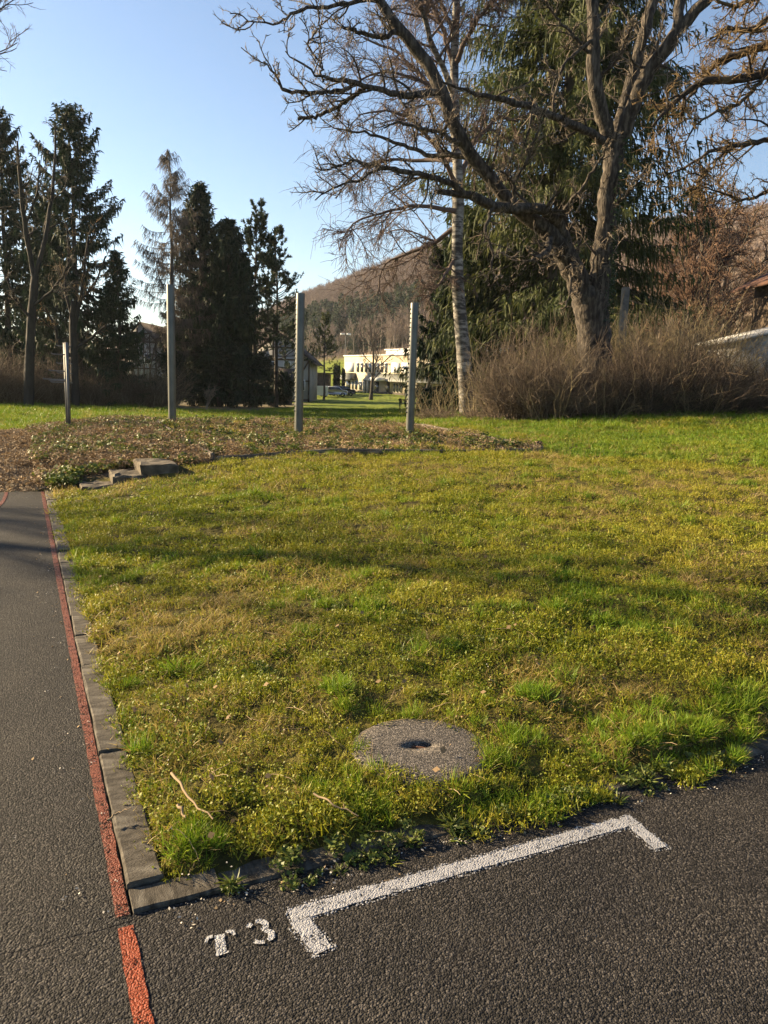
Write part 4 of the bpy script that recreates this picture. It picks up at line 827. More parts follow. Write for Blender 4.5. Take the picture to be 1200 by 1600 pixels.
# brown leafless trees behind the hedge
GR = 'brown leafless trees behind the hedge'
t1 = bare('beech_tree', 'rounded brown leafless tree right of the walnut, nearest the huge spruce', GR, tb_(1052, 44), hgt(1050, 285, 44, tb_(1052, 44)), .22, 81, MT['bark_dark'], MT['twig_brown'], (24, 10, 8, 6), t0=.12, ang=48, tw=.021)
dup(t1, tb_(1118, 52), 1.9, .98, 'brown leafless tree behind the white pillar side of the red roof'); dup(t1, tb_(1010, 48), 3.7, .72, 'lower brown leafless tree partly hidden by the walnut trunk')
dup(t1, tb_(1190, 58), 5.0, 1.2, 'tall brown leafless tree above the red roof'); dup(t1, tb_(1090, 60), 4.2, 1.15, 'brown leafless tree farthest back behind the rounded one')

# hedge of shrubs
GH = 'leafless shrubs of the hedge below the walnut'
hs = [stems('hedge_shrub', 'dense upright grey brown shrub left of the walnut trunk', 'shrub', GH, tb_(850, 21.9), 1.6, .8, 3.15, 250, 15, 91, MT['hedge_stem'], .008, .5),
      stems('hedge_shrub', 'dark ivy filled shrub right of the walnut trunk', 'shrub', GH, tb_(1045, 21.9), 1.7, .9, 2.85, 260, 14, 92, MT['hedge_dark'], .008, .5, leaf=(MT['ivy'], 7800)),
      stems('hedge_shrub', 'tall olive shrub standing behind the dark hedge', 'shrub', GH, tb_(1080, 25.5), 2.0, 1.2, 3.9, 260, 15, 93, MT['hedge_stem2'], .009, .5)]
dup(hs[0], tb_(800, 22.2), 1.2, (.5, .8, .72), 'low reddish shrub at the left end of the hedge'); dup(hs[0], tb_(925, 21.7), 2.4, (.8, 1, .60), 'grey brown shrub hiding the foot of the walnut trunk')
dup(hs[1], tb_(978, 21.8), 2.0, (.75, 1, .70), 'dark ivy shrub close beside the walnut foot'); dup(hs[1], tb_(1125, 21.9), 4.0, (.85, 1, .62), 'dark ivy shrub below the white lean-to roof'); dup(hs[1], tb_(1205, 21.9), 5.2, (.9, 1, .60), 'dark ivy shrub cut by the photo edge')
dup(hs[2], tb_(985, 25.8), 1.0, .92, 'olive shrub around the white pillar'); dup(hs[2], tb_(1160, 26.0), 3.1, (.9, .9, .46), 'orange brown shrub in front of the white lean-to'); dup(hs[2], tb_(890, 25.6), 4.4, (.8, .9, .86), 'olive shrub behind the walnut trunk, left side')
GN = 'thin bare shrubs around the birch'
ts = stems('thin_shrub', 'thin whippy bare shrub in front of the birch', 'shrub', GN, tb_(715, 28.2), 1.4, .9, 3.6, 22, 8, 94, MT['hedge_stem2'], .010, .7)
dup(ts, tb_(675, 29.5), 2.0, (.7, .7, .62), 'thin bare shrub nearest the shorter studded post'); dup(ts, tb_(760, 26.5), 3.3, .85, 'thin bare shrub between birch and hedge'); dup(ts, tb_(800, 25.0), 4.5, 1.0, 'tall thin bare shoots behind the left hedge shrub')
dup(ts, tb_(1010, 21.9), 5.5, .82, 'slanting thin sapling stems in front of the dark hedge')
dup(ts, tb_(865, 21.2), 1.7, .70, 'pale thin stems in front of the left hedge shrub'); dup(ts, tb_(1095, 21.3), 2.9, .62, 'pale thin stems in front of the dark ivy shrub'); dup(ts, tb_(955, 21.1), 4.1, .6, 'pale thin stems just right of the walnut foot')
bl = stems('low_bramble', 'low brown bramble mound at the foot of the birch', 'bramble', 'low brambles by the birch', tb_(700, 27.8), 1.1, .8, .70, 200, 9, 95, MT['hedge_stem'], .006, 1.0, leaf=(MT['ivy'], 800))
dup(bl, tb_(762, 25.6), 2.2, (1, 1, .95), 'low brown bramble mound between birch and hedge'); dup(bl, tb_(672, 31), 3.0, (.9, .9, .8), 'low bramble mound farthest left of the birch')

# ------------------------------------------------------------------ buildings
rng = np.random.default_rng(200)
MT['cream'] = M('cream_render', [(0.34, 0.29, 0.20), (0.40, 0.345, 0.245)], 0.6, 0.85)
MT['skirt'] = M('grey_green_metal_roof', [(0.10, 0.105, 0.09), (0.15, 0.155, 0.135)], 0.8, 0.6)
MT['pale'] = M('pale_grey_paint', [(0.50, 0.50, 0.49), (0.62, 0.62, 0.60)], 0.8, 0.7)
MT['roof_white'] = M('pale_roof_edge', [(0.32, 0.32, 0.32), (0.42, 0.42, 0.42)], 0.8, 0.6)
MT['glass'] = M('dark_window_glass', [(0.02, 0.024, 0.028), (0.045, 0.05, 0.055)], 0.5, 0.12, spec=0.6)
MT['frame'] = M('white_window_frame', [(0.55, 0.55, 0.53), (0.65, 0.65, 0.63)], 2, 0.6)
MT['plaster'] = M('white_plaster', [(0.24, 0.24, 0.245), (0.36, 0.36, 0.36)], 0.8, 0.9)
MT['beam'] = M('dark_timber_beam', [(0.03, 0.022, 0.016), (0.07, 0.05, 0.035)], 2, 0.85)
MT['brown_wood'] = M('brown_wood_cladding', [(0.035, 0.025, 0.018), (0.075, 0.052, 0.035)], 2, 0.85, 0.3, 20, .01)
MT['tiles_dark'] = M('dark_roof_tiles', [(0.035, 0.026, 0.022), (0.07, 0.05, 0.042)], 3, 0.85, 0.5, 18, .03)
MT['tiles_red'] = M('red_roof_tiles', [(0.045, 0.024, 0.017), (0.10, 0.048, 0.032)], 3, 0.85, 0.6, 14, .03)
MT['car_white'] = M('pale_car_paint', [(0.52, 0.54, 0.56), (0.60, 0.62, 0.64)], 1, 0.25, spec=0.6)
MT['car_dark'] = M('dark_car_paint', [(0.03, 0.035, 0.045), (0.05, 0.055, 0.065)], 1, 0.25, spec=0.6)
MT['tyre'] = M('tyre_rubber', [(0.012, 0.012, 0.012), (0.025, 0.025, 0.025)], 4, 0.8)
MT['lamp'] = M('lamp_housing', [(0.6, 0.6, 0.6), (0.75, 0.75, 0.75)], 4, 0.3, spec=0.6)

MT['pillar'] = M('grey_concrete_pillar', [(0.07, 0.07, 0.066), (0.15, 0.147, 0.138)], 5, .9)
# cream school-like building: facade runs from far left to nearer right
fA = W(537, 600, 140)[:2]; fB = W(663, 600, 115)[:2]; fe = (fB - fA) / np.linalg.norm(fB - fA); fn = np.array([fe[1], -fe[0]])
if fn[1] > 0: fn = -fn
FAX = np.array([[fe[0], fe[1], 0], [-fn[0], -fn[1], 0], [0, 0, 1.0]])       # along, inward, up
def fpt(s, dpt, z): return np.array([fA[0] + fe[0] * s - fn[0] * dpt, fA[1] + fe[1] * s - fn[1] * dpt, z])
def s_of(px):
    d_ = (px - 600) / FPX * CX - (600 - 800) / FPX * CU + FWD; d_ = d_[:2]
    A_ = np.array([[d_[0], -fe[0]], [d_[1], -fe[1]]]); return np.linalg.solve(A_, fA)[1]
LF = s_of(712)
bd = root('cream_building', 'long cream two storey building with grey canopy roof, lit by the sun', 'building', fpt(LF / 2, 0, -1.2))
def fbox(name, s0, s1, d0, d1, z0, z1, mat, parent=None):
    b = Buf(); box(b, fpt((s0 + s1) / 2, (d0 + d1) / 2, (z0 + z1) / 2), (s1 - s0, d1 - d0, z1 - z0), FAX); return part(name, b, mat, parent or bd)
fbox('wall', 0, LF, 0, 12, -2.0, 4.95, MT['cream']); fbox('parapet', -.15, LF + .15, -.15, 12.15, 4.953, 5.15, MT['roof_white'])
fbox('roof_storey', s_of(577), LF - 1, 3, 10, 5.153, 6.0, MT['pale']); fbox('roof_storey_edge', s_of(576), LF - .8, 2.8, 10.2, 6.003, 6.2, MT['roof_white'])
def fwin(px0, px1, z0, z1, dark=True):
    s0, s1 = s_of(px0), s_of(px1); f = fbox('window', s0, s1, -.06, .05, z0, z1, MT['frame'])
    fbox('pane', s0 + .07, s1 - .07, -.075, -.0625, z0 + .07, z1 - .07, MT['glass'] if dark else MT['pale'], f)
for k in range(8):
    a_ = 556.5 + k * 6.3; fwin(a_, a_ + 4.2, 2.25, 3.85)
fwin(539.5, 552.5, 2.25, 3.85, False); fwin(611, 624, 2.25, 3.85, False); fwin(627, 642, 2.25, 3.85, False); fwin(664, 672, 2.25, 3.85); fwin(676, 684, 2.25, 3.85)
for (a_, c_) in [(541, 548), (549.5, 553), (554.5, 558.5), (561, 566), (567, 571), (572, 575.5), (615, 618), (619.5, 623), (624.5, 628), (664, 669), (671, 676)]: fwin(a_, c_, -.75, .72)
def skirt(px0, px1):
    s0, s1 = s_of(px0), s_of(px1); b = Buf()
    P = [fpt(s, dd, z) for s in (s0, s1) for (dd, z) in ((-.08, 2.1), (-1.3, 1.0), (-1.3, .86), (-.08, .86))]
    b.add(P, [[0, 1, 5, 4], [1, 2, 6, 5], [2, 3, 7, 6], [3, 0, 4, 7], [0, 3, 2, 1], [4, 5, 6, 7]]); part('canopy_roof', b, MT['skirt'], bd)
skirt(537, 556); skirt(577, 712)
fbox('entrance_canopy', s_of(600), s_of(613), -2.6, -1.32, .9, 1.45, MT['pale'])
fbox('door', s_of(586), s_of(592), -.08, .05, -1.1, .8, MT['glass']); fbox('door', s_of(604.5), s_of(609), -.08, .05, -1.1, .8, MT['glass'])
for px in (578.5, 583.5, 648, 660): fbox('pillar', s_of(px), s_of(px) + .45, -1.28, -.85, -1.6, .855, MT['cream'])
fbox('plinth', -.1, LF + .1, -.12, -.065, -2, -.85, MT['concrete'])

def gable_house(name, label, x0, x1, y0, y1, z0, ze, zr, wall, roofm, over=.5, timber=True, wins=(), cat='house', ridge='y', door=None):
    cx_, cy_ = (x0 + x1) / 2, (y0 + y1) / 2; r = root(name, label, cat, (cx_, cy_, z0)); b = Buf()
    if ridge == 'y':
        P = [(x0, y0, z0), (x1, y0, z0), (x1, y0, ze), (cx_, y0, zr), (x0, y0, ze), (x0, y1, z0), (x1, y1, z0), (x1, y1, ze), (cx_, y1, zr), (x0, y1, ze)]
    else:
        P = [(x0, y1, z0), (x0, y0, z0), (x0, y0, ze), (x0, cy_, zr), (x0, y1, ze), (x1, y1, z0), (x1, y0, z0), (x1, y0, ze), (x1, cy_, zr), (x1, y1, ze)]
    b.add(P, [[0, 1, 6, 5], [1, 2, 7, 6], [4, 0, 5, 9], [2, 3, 8, 7], [3, 4, 9, 8]]); b.F.append(np.array([[0, 4, 3, 2, 1], [5, 6, 7, 8, 9]])); part('wall', b, wall, r)
    w = (x1 - x0) / 2 if ridge == 'y' else (y1 - y0) / 2; sl = (zr - ze) / w
    for sg in (-1, 1):
        b = Buf(); t = .14; lift = .04
        prof = [(0, zr + lift), (sg * (w + over), ze - over * sl + lift), (sg * (w + over), ze - over * sl + lift + t), (0, zr + lift + t)]
        if ridge == 'y': V = [(cx_ + p_[0], yy, p_[1]) for yy in (y0 - over, y1 + over) for p_ in prof]
        else: V = [(xx, cy_ + p_[0], p_[1]) for xx in (x0 - over, x1 + over) for p_ in prof]
        b.add(V, [[0, 1, 5, 4], [1, 2, 6, 5], [2, 3, 7, 6], [3, 0, 4, 7], [0, 3, 2, 1], [4, 5, 6, 7]]); part('roof', b, roofm, r)
    if timber:
        def bar(xa, za, xb, zb, t=.16):
            c = np.array([(xa + xb) / 2, y0 - .03, (za + zb) / 2]); L = math.hypot(xb - xa, zb - za); dx, dz = (xb - xa) / L, (zb - za) / L
            b = Buf(); box(b, c, (L, .05, t), [[dx, 0, dz], [0, 1, 0], [-dz, 0, dx]]); part('beam', b, MT['beam'], r)
        n = 6; xs = np.linspace(x0 + .1, x1 - .1, n)
        for x in xs: bar(x, z0, x, ze + (1 - abs(x - cx_) / w) * (zr - ze) - .1)
        for z in (z0 + .2, z0 + (ze - z0) * .5, ze, ze + (zr - ze) * .45):
            h = w if z <= ze else w * (1 - (z - ze) / (zr - ze)) - .1; bar(cx_ - h, z, cx_ + h, z)
        for k in (0, n - 2): bar(xs[k], z0 + (ze - z0) * .5, xs[k + 1], ze)
    for (u0, u1, q0, q1) in wins:
        b = Buf(); box(b, ((u0 + u1) / 2, y0 - .04, (q0 + q1) / 2), (u1 - u0, .1, q1 - q0)); f = part('window', b, MT['frame'], r)
        b = Buf(); box(b, ((u0 + u1) / 2, y0 - .096, (q0 + q1) / 2), (u1 - u0 - .16, .01, q1 - q0 - .16)); part('pane', b, MT['glass'], f)
    if door:
        b = Buf(); box(b, ((door[0] + door[1]) / 2, y0 - .03, (door[2] + door[3]) / 2), (door[1] - door[0], .08, door[3] - door[2])); part('door', b, MT['beam'], r)
    return r
xa, xb = W(388, 600, 86)[0], W(484, 600, 86)[0]
gable_house('timber_framed_house', 'white half timbered house behind the dark pines', xa, xb, 86, 95, -1.4, W(480, 563, 86)[2], W(436, 520, 86)[2], MT['plaster'], MT['tiles_dark'], .7, True,
            [(xb - 1.2, xb - .5, -.2, 1.0), (xb - 2.9, xb - 2.1, -.2, 1.0), (xb - 2.9, xb - 2.1, 1.9, 2.9), (xb - 4.6, xb - 3.8, 1.9, 2.9), (xa + 1.0, xa + 1.8, -.2, 1.0)])
xa, xb = W(196, 600, 92)[0], W(246, 600, 92)[0]
gable_house('timber_framed_house', 'white half timbered house glimpsed between small spruce and larch', xa, xb, 92, 100, -1.4, W(246, 535, 92)[2], W(216, 505, 92)[2], MT['plaster'], MT['tiles_dark'], .5, True, [(xb - 1.5, xb - .7, 2.2, 3.4), (xb - 2.8, xb - 2.0, 2.2, 3.4)])
xa, xb = W(400, 600, 70)[0], W(450, 600, 70)[0]
gable_house('wooden_shed', 'small dark wooden shed below the pines', xa, xb, 70, 73.2, -1.3, W(450, 601, 70)[2], W(424, 578, 70)[2], MT['brown_wood'], MT['tiles_dark'], .4, False, cat='shed', ridge='x', door=(xa + 1.1, xa + 1.8, -1.2, .1))
xa, xb = W(479, 600, 118)[0], W(513, 600, 118)[0]
gr = root('brown_garage', 'dark brown wooden garage right of the middle post', 'garage', ((xa + xb) / 2, 120, -1.2))
b = Buf(); box(b, ((xa + xb) / 2, 120.5, .2), (xb - xa, 5, 3.0)); part('wall', b, MT['brown_wood'], gr)
b = Buf(); box(b, ((xa + xb) / 2, 120.5, 1.81), (xb - xa + .9, 5.8, .2)); part('roof', b, MT['tiles_dark'], gr)
b = Buf(); box(b, ((xa + xb) / 2 + .3, 117.97, -.1), (1.9, .05, 2.0)); part('door', b, MT['beam'], gr)
xa, xb = W(490, 600, 107)[0], W(513, 600, 107)[0]
o = rough_block(xb - xa, .25, 1.3, .03, .004, 5); o = put('garden_wall', o, MT['pale'], label='low white garden wall in front of the brown garage', cat='wall'); o.location = ((xa + xb) / 2, 107, W(500, 603, 107)[2] - .65)

def car(label, px, Y, mat, rz):
    p_ = tb_(px, Y); r = root('parked_car', label, 'car', p_, 'cars parked by the cream building', 0)
    c_, s_ = math.cos(rz), math.sin(rz); AX = np.array([[c_, s_, 0], [-s_, c_, 0], [0, 0, 1.0]])
    def tr(v): return np.asarray(v, float) @ AX + p_
    prof = [(-2.05, .35), (-2.1, .75), (-1.95, .95), (-1.3, 1.0), (-.75, 1.42), (.75, 1.46), (1.55, .98), (2.05, .85), (2.1, .4)]
    def loft(pr, w, inset=()):
        n = len(pr); V = []
        for sgn, ww in ((-1, w), (-1, w * .94), (1, w * .94), (1, w)): pass
        rings = [(-w, .93), (-w + .08, 1.0), (w - .08, 1.0), (w, .93)]
        for (yy, sc) in rings: V += [(x * sc, yy * (1 - .22 * max(0, (z - .95) / .5)), .35 + (z - .35) * sc) for x, z in pr]
        F = [[k * n + i, k * n + (i + 1) % n, (k + 1) * n + (i + 1) % n, (k + 1) * n + i] for k in range(3) for i in range(n)]
        b = Buf(); b.add(tr(V), F); b.F.append(np.array([list(range(n))])); b.F.append(np.array([list(range(4 * n - 1, 3 * n - 1, -1))])); return b
    body = part('body', loft(prof, .86), mat, r)
    for pr, nm in (([(-1.18, 1.02), (-.70, 1.36), (.70, 1.40), (1.38, 1.0)], 'side_window'),):
        for sg in (-1, 1): b = Buf(); b.add(tr([(x, sg * (.872 - .19 * max(0, (z - .95) / .5)), z) for x, z in pr]), [[0, 1, 2, 3]]); part(nm, b, MT['glass'], body)
    for (x0, z0, x1, z1, nm) in ((1.53, 1.01, .82, 1.45, 'windscreen'), (-1.31, 1.02, -.80, 1.41, 'rear_window')):
        e = .03 if x0 > 0 else -.03; b = Buf(); b.add(tr([(x0 + e, -.72, z0), (x0 + e, .72, z0), (x1 + e, .6, z1), (x1 + e, -.6, z1)]), [[0, 1, 2, 3]]); part(nm, b, MT['glass'], body)
    for sx in (-1.3, 1.3):
        for sy in (-.8, .8):
            b = Buf(); P = np.array([[sx, sy - .1, .32], [sx, sy - .09, .32], [sx, sy + .09, .32], [sx, sy + .1, .32]]); tubes(b, tr(P), np.array([.2, .32, .32, .2]), 14); part('wheel', b, MT['tyre'], r)
    for sy in (-.6, .6): b = Buf(); box(b, tr([(2.06, sy, .72)])[0], (.06, .3, .14), AX); part('headlight', b, MT['lamp'], body)
    return r
car('pale parked car right of the brown garage', 519.0, 110, MT['car_white'], math.radians(205)); car('dark parked car at the end of the cream building', 532.5, 114, MT['car_dark'], math.radians(200))
for px, Y, top_, lab in ((523.5, 121, 573, 'left one of the pair of narrow cypresses by the parked cars'), (528.5, 121.5, 574, 'right one of the pair of narrow cypresses by the parked cars'), (536.5, 132, 579, 'narrow cypress against the end of the cream building')):
    p_ = tb_(px, Y); cone_tree('cypress_tree', lab, 'narrow cypresses by the cream building', p_, hgt(px, top_, Y, p_), .24, 120, 30, .24, .05, MT['cypress'], MT['bark_dark'], 300 + int(px), prof=.25, t0=.03, low=.9, up_top=1.1, droop=0, tipup=.4)
# flood light and lamp post
def pole_light(label, px, Y, top_, heads, r_):
    p_ = tb_(px, Y); zt = W(px, top_, Y)[2]; r = root('lamp_post', label, 'lamp post', p_); b = Buf()
    tubes(b, np.array([[p_[0], Y, p_[2] - .2], [p_[0], Y, (p_[2] + zt) / 2], [p_[0], Y, zt]]), np.array([r_, r_ * .8, r_ * .6]), 8); part('pole', b, MT['steel'], r)
    b = Buf(); box(b, (p_[0], Y, zt + .05), (1.6 if heads > 1 else .5, .1, .1)); part('crossbar', b, MT['steel'], r)
    for k in range(heads): b = Buf(); box(b, (p_[0] - .6 + 1.2 * k if heads > 1 else p_[0] - .2, Y - .15, zt + .22), (.75, .45, .32), axes(.3)); part('lamp_head', b, MT['lamp'], r)
pole_light('tall pole with pale floodlights left of the cream building', 538.5, 150, 524, 2, .12); pole_light('thin dark lamp post in front of the cream building', 634.5, 98, 577, 1, .07)
# right-hand side: pillar, red-roofed house, white lean-to
pp = W(978, 449, 28); o = put('white_pillar', rough_block(.24, .24, pp[2] - gz1(pp[0], 28) + .3, .03, .004, 9), MT['pillar'], label='pale square pillar showing above the hedge beside the walnut', cat='pillar'); o.location = (pp[0], 28, (pp[2] + gz1(pp[0], 28) - .3) / 2)
ez = W(1166, 442, 34)[2]; ex = W(1166, 442, 34)[0]
gable_house('red_roofed_house', 'house with red tiled eave at the photo edge above the hedge', ex + 4.5, ex + 12.5, 34.9, 43, 1.0, ez + 1.15, ez + 3.3, MT['brown_wood'], MT['tiles_red'], .9, False, [(ex + 6.5, ex + 7.6, 3.6, 5.0), (ex + 9.5, ex + 10.6, 3.6, 5.0)], ridge='y')
lx = W(1142, 532, 27.5)[0]; lz = W(1130, 532, 27.5)[2]
r = root('white_lean_to', 'white lean-to with slanting roof behind the hedge', 'lean-to', (lx + 2, 28.5, 1.2)); b = Buf()
wz0 = 1.2; rs = .26
b.add([(lx + .2, 27.5, wz0), (lx + 4.2, 27.5, wz0), (lx + 4.2, 27.5, lz + 4.2 * rs - .1), (lx + .2, 27.5, lz + .2 * rs - .1), (lx + .2, 30, wz0), (lx + 4.2, 30, wz0), (lx + 4.2, 30, lz + 4.2 * rs - .1), (lx + .2, 30, lz + .2 * rs - .1)], [[0, 1, 2, 3], [5, 4, 7, 6], [4, 0, 3, 7], [1, 5, 6, 2]]); part('wall', b, MT['plaster'], r)
b = Buf(); aa = math.atan(rs); box(b, (lx + 2.15, 28.7, lz + 2.15 * rs), (4.8, 3.0, .12), [[math.cos(aa), 0, math.sin(aa)], [0, 1, 0], [-math.sin(aa), 0, math.cos(aa)]]); part('roof', b, MT['roof_white'], r)
b = Buf(); box(b, (lx + 2.6, 27.47, lz - .12), (.9, .05, .75)); part('window', b, MT['glass'], r)

# ------------------------------------------------------------------ instancing for what cannot be counted
def proto(name, bufs, mats):
    """one prototype object, kept out of the scene, from several buffers with a material each"""
    b = Buf(); ids = []
    V = []; F = []; off = 0; mi = []
    for k, bb in enumerate(bufs): b.merge(bb)
    me = b.mesh(name)
    for m_ in mats: me.materials.append(m_)
    if len(mats) > 1:
        # faces were grouped by size (triangles, quads); every buffer here uses quads only
        cnt = [sum(len(f) for f in bb.F) for bb in bufs]; me.polygons.foreach_set('material_index', np.repeat(np.arange(len(bufs)), cnt).astype(np.int32))
    return bpy.data.objects.new(name, me)
def scatter(name, label, cat, protos, pts, rot, scl, idx):
    pc = bpy.data.collections.new(name + '_pieces')
    for o in protos: pc.objects.link(o)
    me = bpy.data.meshes.new(name); n = len(pts); me.vertices.add(n); me.vertices.foreach_set('co', np.asarray(pts, np.float32).ravel())
    a = me.attributes.new('rot', 'FLOAT_VECTOR', 'POINT'); a.data.foreach_set('vector', np.asarray(rot, np.float32).ravel())
    a = me.attributes.new('scl', 'FLOAT', 'POINT'); a.data.foreach_set('value', np.asarray(scl, np.float32))
    order = sorted(range(len(protos)), key=lambda i: protos[i].name); rank = np.argsort(order)
    a = me.attributes.new('pick', 'INT', 'POINT'); a.data.foreach_set('value', rank[np.asarray(idx)].astype(np.int32))
    o = put(name, me, None, label=label, cat=cat, kind='stuff')
    ng = bpy.data.node_groups.new(name + '_scatter', 'GeometryNodeTree')
    ng.interface.new_socket('Geometry', in_out='INPUT', socket_type='NodeSocketGeometry'); ng.interface.new_socket('Geometry', in_out='OUTPUT', socket_type='NodeSocketGeometry')
    N = ng.nodes; L = ng.links; gi = N.new('NodeGroupInput'); go = N.new('NodeGroupOutput'); ip = N.new('GeometryNodeInstanceOnPoints'); ci = N.new('GeometryNodeCollectionInfo')
    ci.inputs['Collection'].default_value = pc; ci.inputs['Separate Children'].default_value = True; ci.inputs['Reset Children'].default_value = True
    def attr(nm, t): k = N.new('GeometryNodeInputNamedAttribute'); k.data_type = t; k.inputs[0].default_value = nm; return [s for s in k.outputs if s.enabled][0]
    e = N.new('FunctionNodeEulerToRotation'); L.new(attr('rot', 'FLOAT_VECTOR'), e.inputs[0])
    L.new(gi.outputs[0], ip.inputs['Points']); L.new(ci.outputs[0], ip.inputs['Instance']); ip.inputs['Pick Instance'].default_value = True
    L.new(attr('pick', 'INT'), ip.inputs['Instance Index']); L.new(e.outputs[0], ip.inputs['Rotation']); L.new(attr('scl', 'FLOAT'), ip.inputs['Scale']); L.new(ip.outputs[0], go.inputs[0])
    md = o.modifiers.new('scatter', 'NODES'); md.node_group = ng
    return o
def grass_mat(name, cols, dry, trans=.35, spec=.25, pscale=0.55):
    """blade colour: per-blade random, drifting with the place on the lawn"""
    m, nt, n, l, p = newmat(name); g = n.new('ShaderNodeNewGeometry')
    r = ramp(n, cols); l.new(g.outputs['Random Per Island'], r.inputs[0])
    nz = n.new('ShaderNodeTexNoise'); nz.inputs['Scale'].default_value = pscale; nz.inputs['Detail'].default_value = 4; l.new(g.outputs['Position'], nz.inputs['Vector'])
    mr = n.new('ShaderNodeMapRange'); mr.inputs[1].default_value = .42; mr.inputs[2].default_value = .66; mr.inputs[4].default_value = .75; l.new(nz.outputs[0], mr.inputs[0])
    r2 = ramp(n, dry); l.new(g.outputs['Random Per Island'], r2.inputs[0])
    mx = n.new('ShaderNodeMix'); mx.data_type = 'RGBA'; l.new(mr.outputs[0], mx.inputs[0]); l.new(r.outputs[0], mx.inputs[6]); l.new(r2.outputs[0], mx.inputs[7])
    l.new(mx.outputs[2], p.inputs['Base Color']); p.inputs['Roughness'].default_value = .55; p.inputs['Specular IOR Level'].default_value = spec
    tb2 = n.new('ShaderNodeBsdfTranslucent'); l.new(mx.outputs[2], tb2.inputs[0]); ms = n.new('ShaderNodeMixShader'); ms.inputs[0].default_value = trans
    l.new(p.outputs[0], ms.inputs[1]); l.new(tb2.outputs[0], ms.inputs[2]); l.new(ms.outputs[0], n['Material Output'].inputs[0]); return m
DRY = [(0.18, 0.135, 0.035), (0.30, 0.225, 0.065), (0.44, 0.34, 0.13)]
MT['blade'] = grass_mat('grass_blade', [(0.11, 0.145, 0.008), (0.215, 0.23, 0.014), (0.37, 0.345, 0.03)], [(0.24, 0.215, 0.016), (0.38, 0.315, 0.034), (0.50, 0.41, 0.085)], .32)
MT['blade_dry'] = grass_mat('dry_grass_blade', DRY, [(0.13, 0.09, 0.04), (0.23, 0.16, 0.075), (0.35, 0.26, 0.13)])
MT['clover'] = grass_mat('clover_leaf', [(0.085, 0.13, 0.008), (0.155, 0.195, 0.012), (0.26, 0.275, 0.024)], [(0.16, 0.17, 0.011), (0.26, 0.24, 0.019), (0.36, 0.325, 0.042)], .35)
MT['lush'] = grass_mat('lush_grass_blade', [(0.075, 0.15, 0.008), (0.13, 0.22, 0.012), (0.22, 0.29, 0.024)], [(0.11, 0.17, 0.010), (0.20, 0.25, 0.016), (0.30, 0.30, 0.035)], .32)
MT['dead_leaf'] = M('dead_leaf', [(0.10, 0.065, 0.035), (0.26, 0.175, 0.09), (0.46, 0.34, 0.19)], 4, .8, island=.85, trans=.15)
MT['straw'] = M('dry_stalk', [(0.11, 0.07, 0.04), (0.22, 0.155, 0.09), (0.36, 0.27, 0.16)], 4, .8, island=.85)
MT['weed'] = M('weed_leaf', [(0.045, 0.075, 0.013), (0.10, 0.13, 0.022), (0.18, 0.18, 0.04)], 6, .5, island=.8, trans=.3)
MT['chip'] = M('pale_stone_chip', [(0.25, 0.22, 0.18), (0.5, 0.47, 0.42)], 20, .8, island=.8)
def tuft(n, rad, h0, h1, w, lean, sag, seed, seg=2):
    global rng
    rng = np.random.default_rng(seed); b = Buf(); a = rng.random(n) * 6.283; q = rad * np.sqrt(rng.random(n)); S = np.stack([q * np.cos(a), q * np.sin(a), np.full(n, -.012)], 1)
    d = np.stack([rng.normal(size=n) * lean, rng.normal(size=n) * lean, np.ones(n)], 1); P = grow(S, d, rng.uniform(h0, h1, n), seg, .12, -sag)
    wd = {2: [1, .8, .08], 3: [1, .95, .7, .06]}[seg]; ribbons(b, P, np.array(wd)[None] * (w * rng.uniform(.6, 1.3, n))[:, None], nrm(rng.normal(size=(n, 3)) * [1, 1, .2])); return b
def rosette(n, rad, hz, size, seed, tilt=.5):
    global rng
    rng = np.random.default_rng(seed); b = Buf(); a = rng.random(n) * 6.283; q = rad * np.sqrt(rng.random(n)); C = np.stack([q * np.cos(a), q * np.sin(a), rng.uniform(.0, hz, n)], 1)
    up = nrm(np.stack([rng.normal(size=n) * tilt, rng.normal(size=n) * tilt, np.ones(n)], 1)); e = nrm(np.cross(up, rng.normal(size=(n, 3)))); f = np.cross(up, e); s = (size * rng.uniform(.6, 1.4, n))[:, None]
    V = np.stack([C - e * s, C - f * s * .75 + e * s * .1 + up * s * .2, C + e * s, C + f * s * .75 + e * s * .1 + up * s * .2], 1).reshape(-1, 3); i = np.arange(n) * 4; b.add(V, np.stack([i, i + 1, i + 2, i + 3], 1)); return b
def litter(n, rad, hz, size, seed):
    global rng
    rng = np.random.default_rng(seed); b = Buf(); a = rng.random(n) * 6.283; q = rad * np.sqrt(rng.random(n)); C = np.stack([q * np.cos(a), q * np.sin(a), rng.uniform(0, hz, n)], 1); leaves(b, C, size, size, .55); return b
def stalks(n, rad, h0, h1, w, seed, lean=.6):
    global rng
    rng = np.random.default_rng(seed); b = Buf(); a = rng.random(n) * 6.283; q = rad * np.sqrt(rng.random(n)); S = np.stack([q * np.cos(a), q * np.sin(a), np.full(n, -.01)], 1)
    P = grow(S, np.stack([rng.normal(size=n) * lean, rng.normal(size=n) * lean, np.ones(n) * .8], 1), rng.uniform(h0, h1, n), 3, .2, -.05); tubes(b, P, taper(np.full(n, w), np.full(n, w * .5), 4), 3); return b

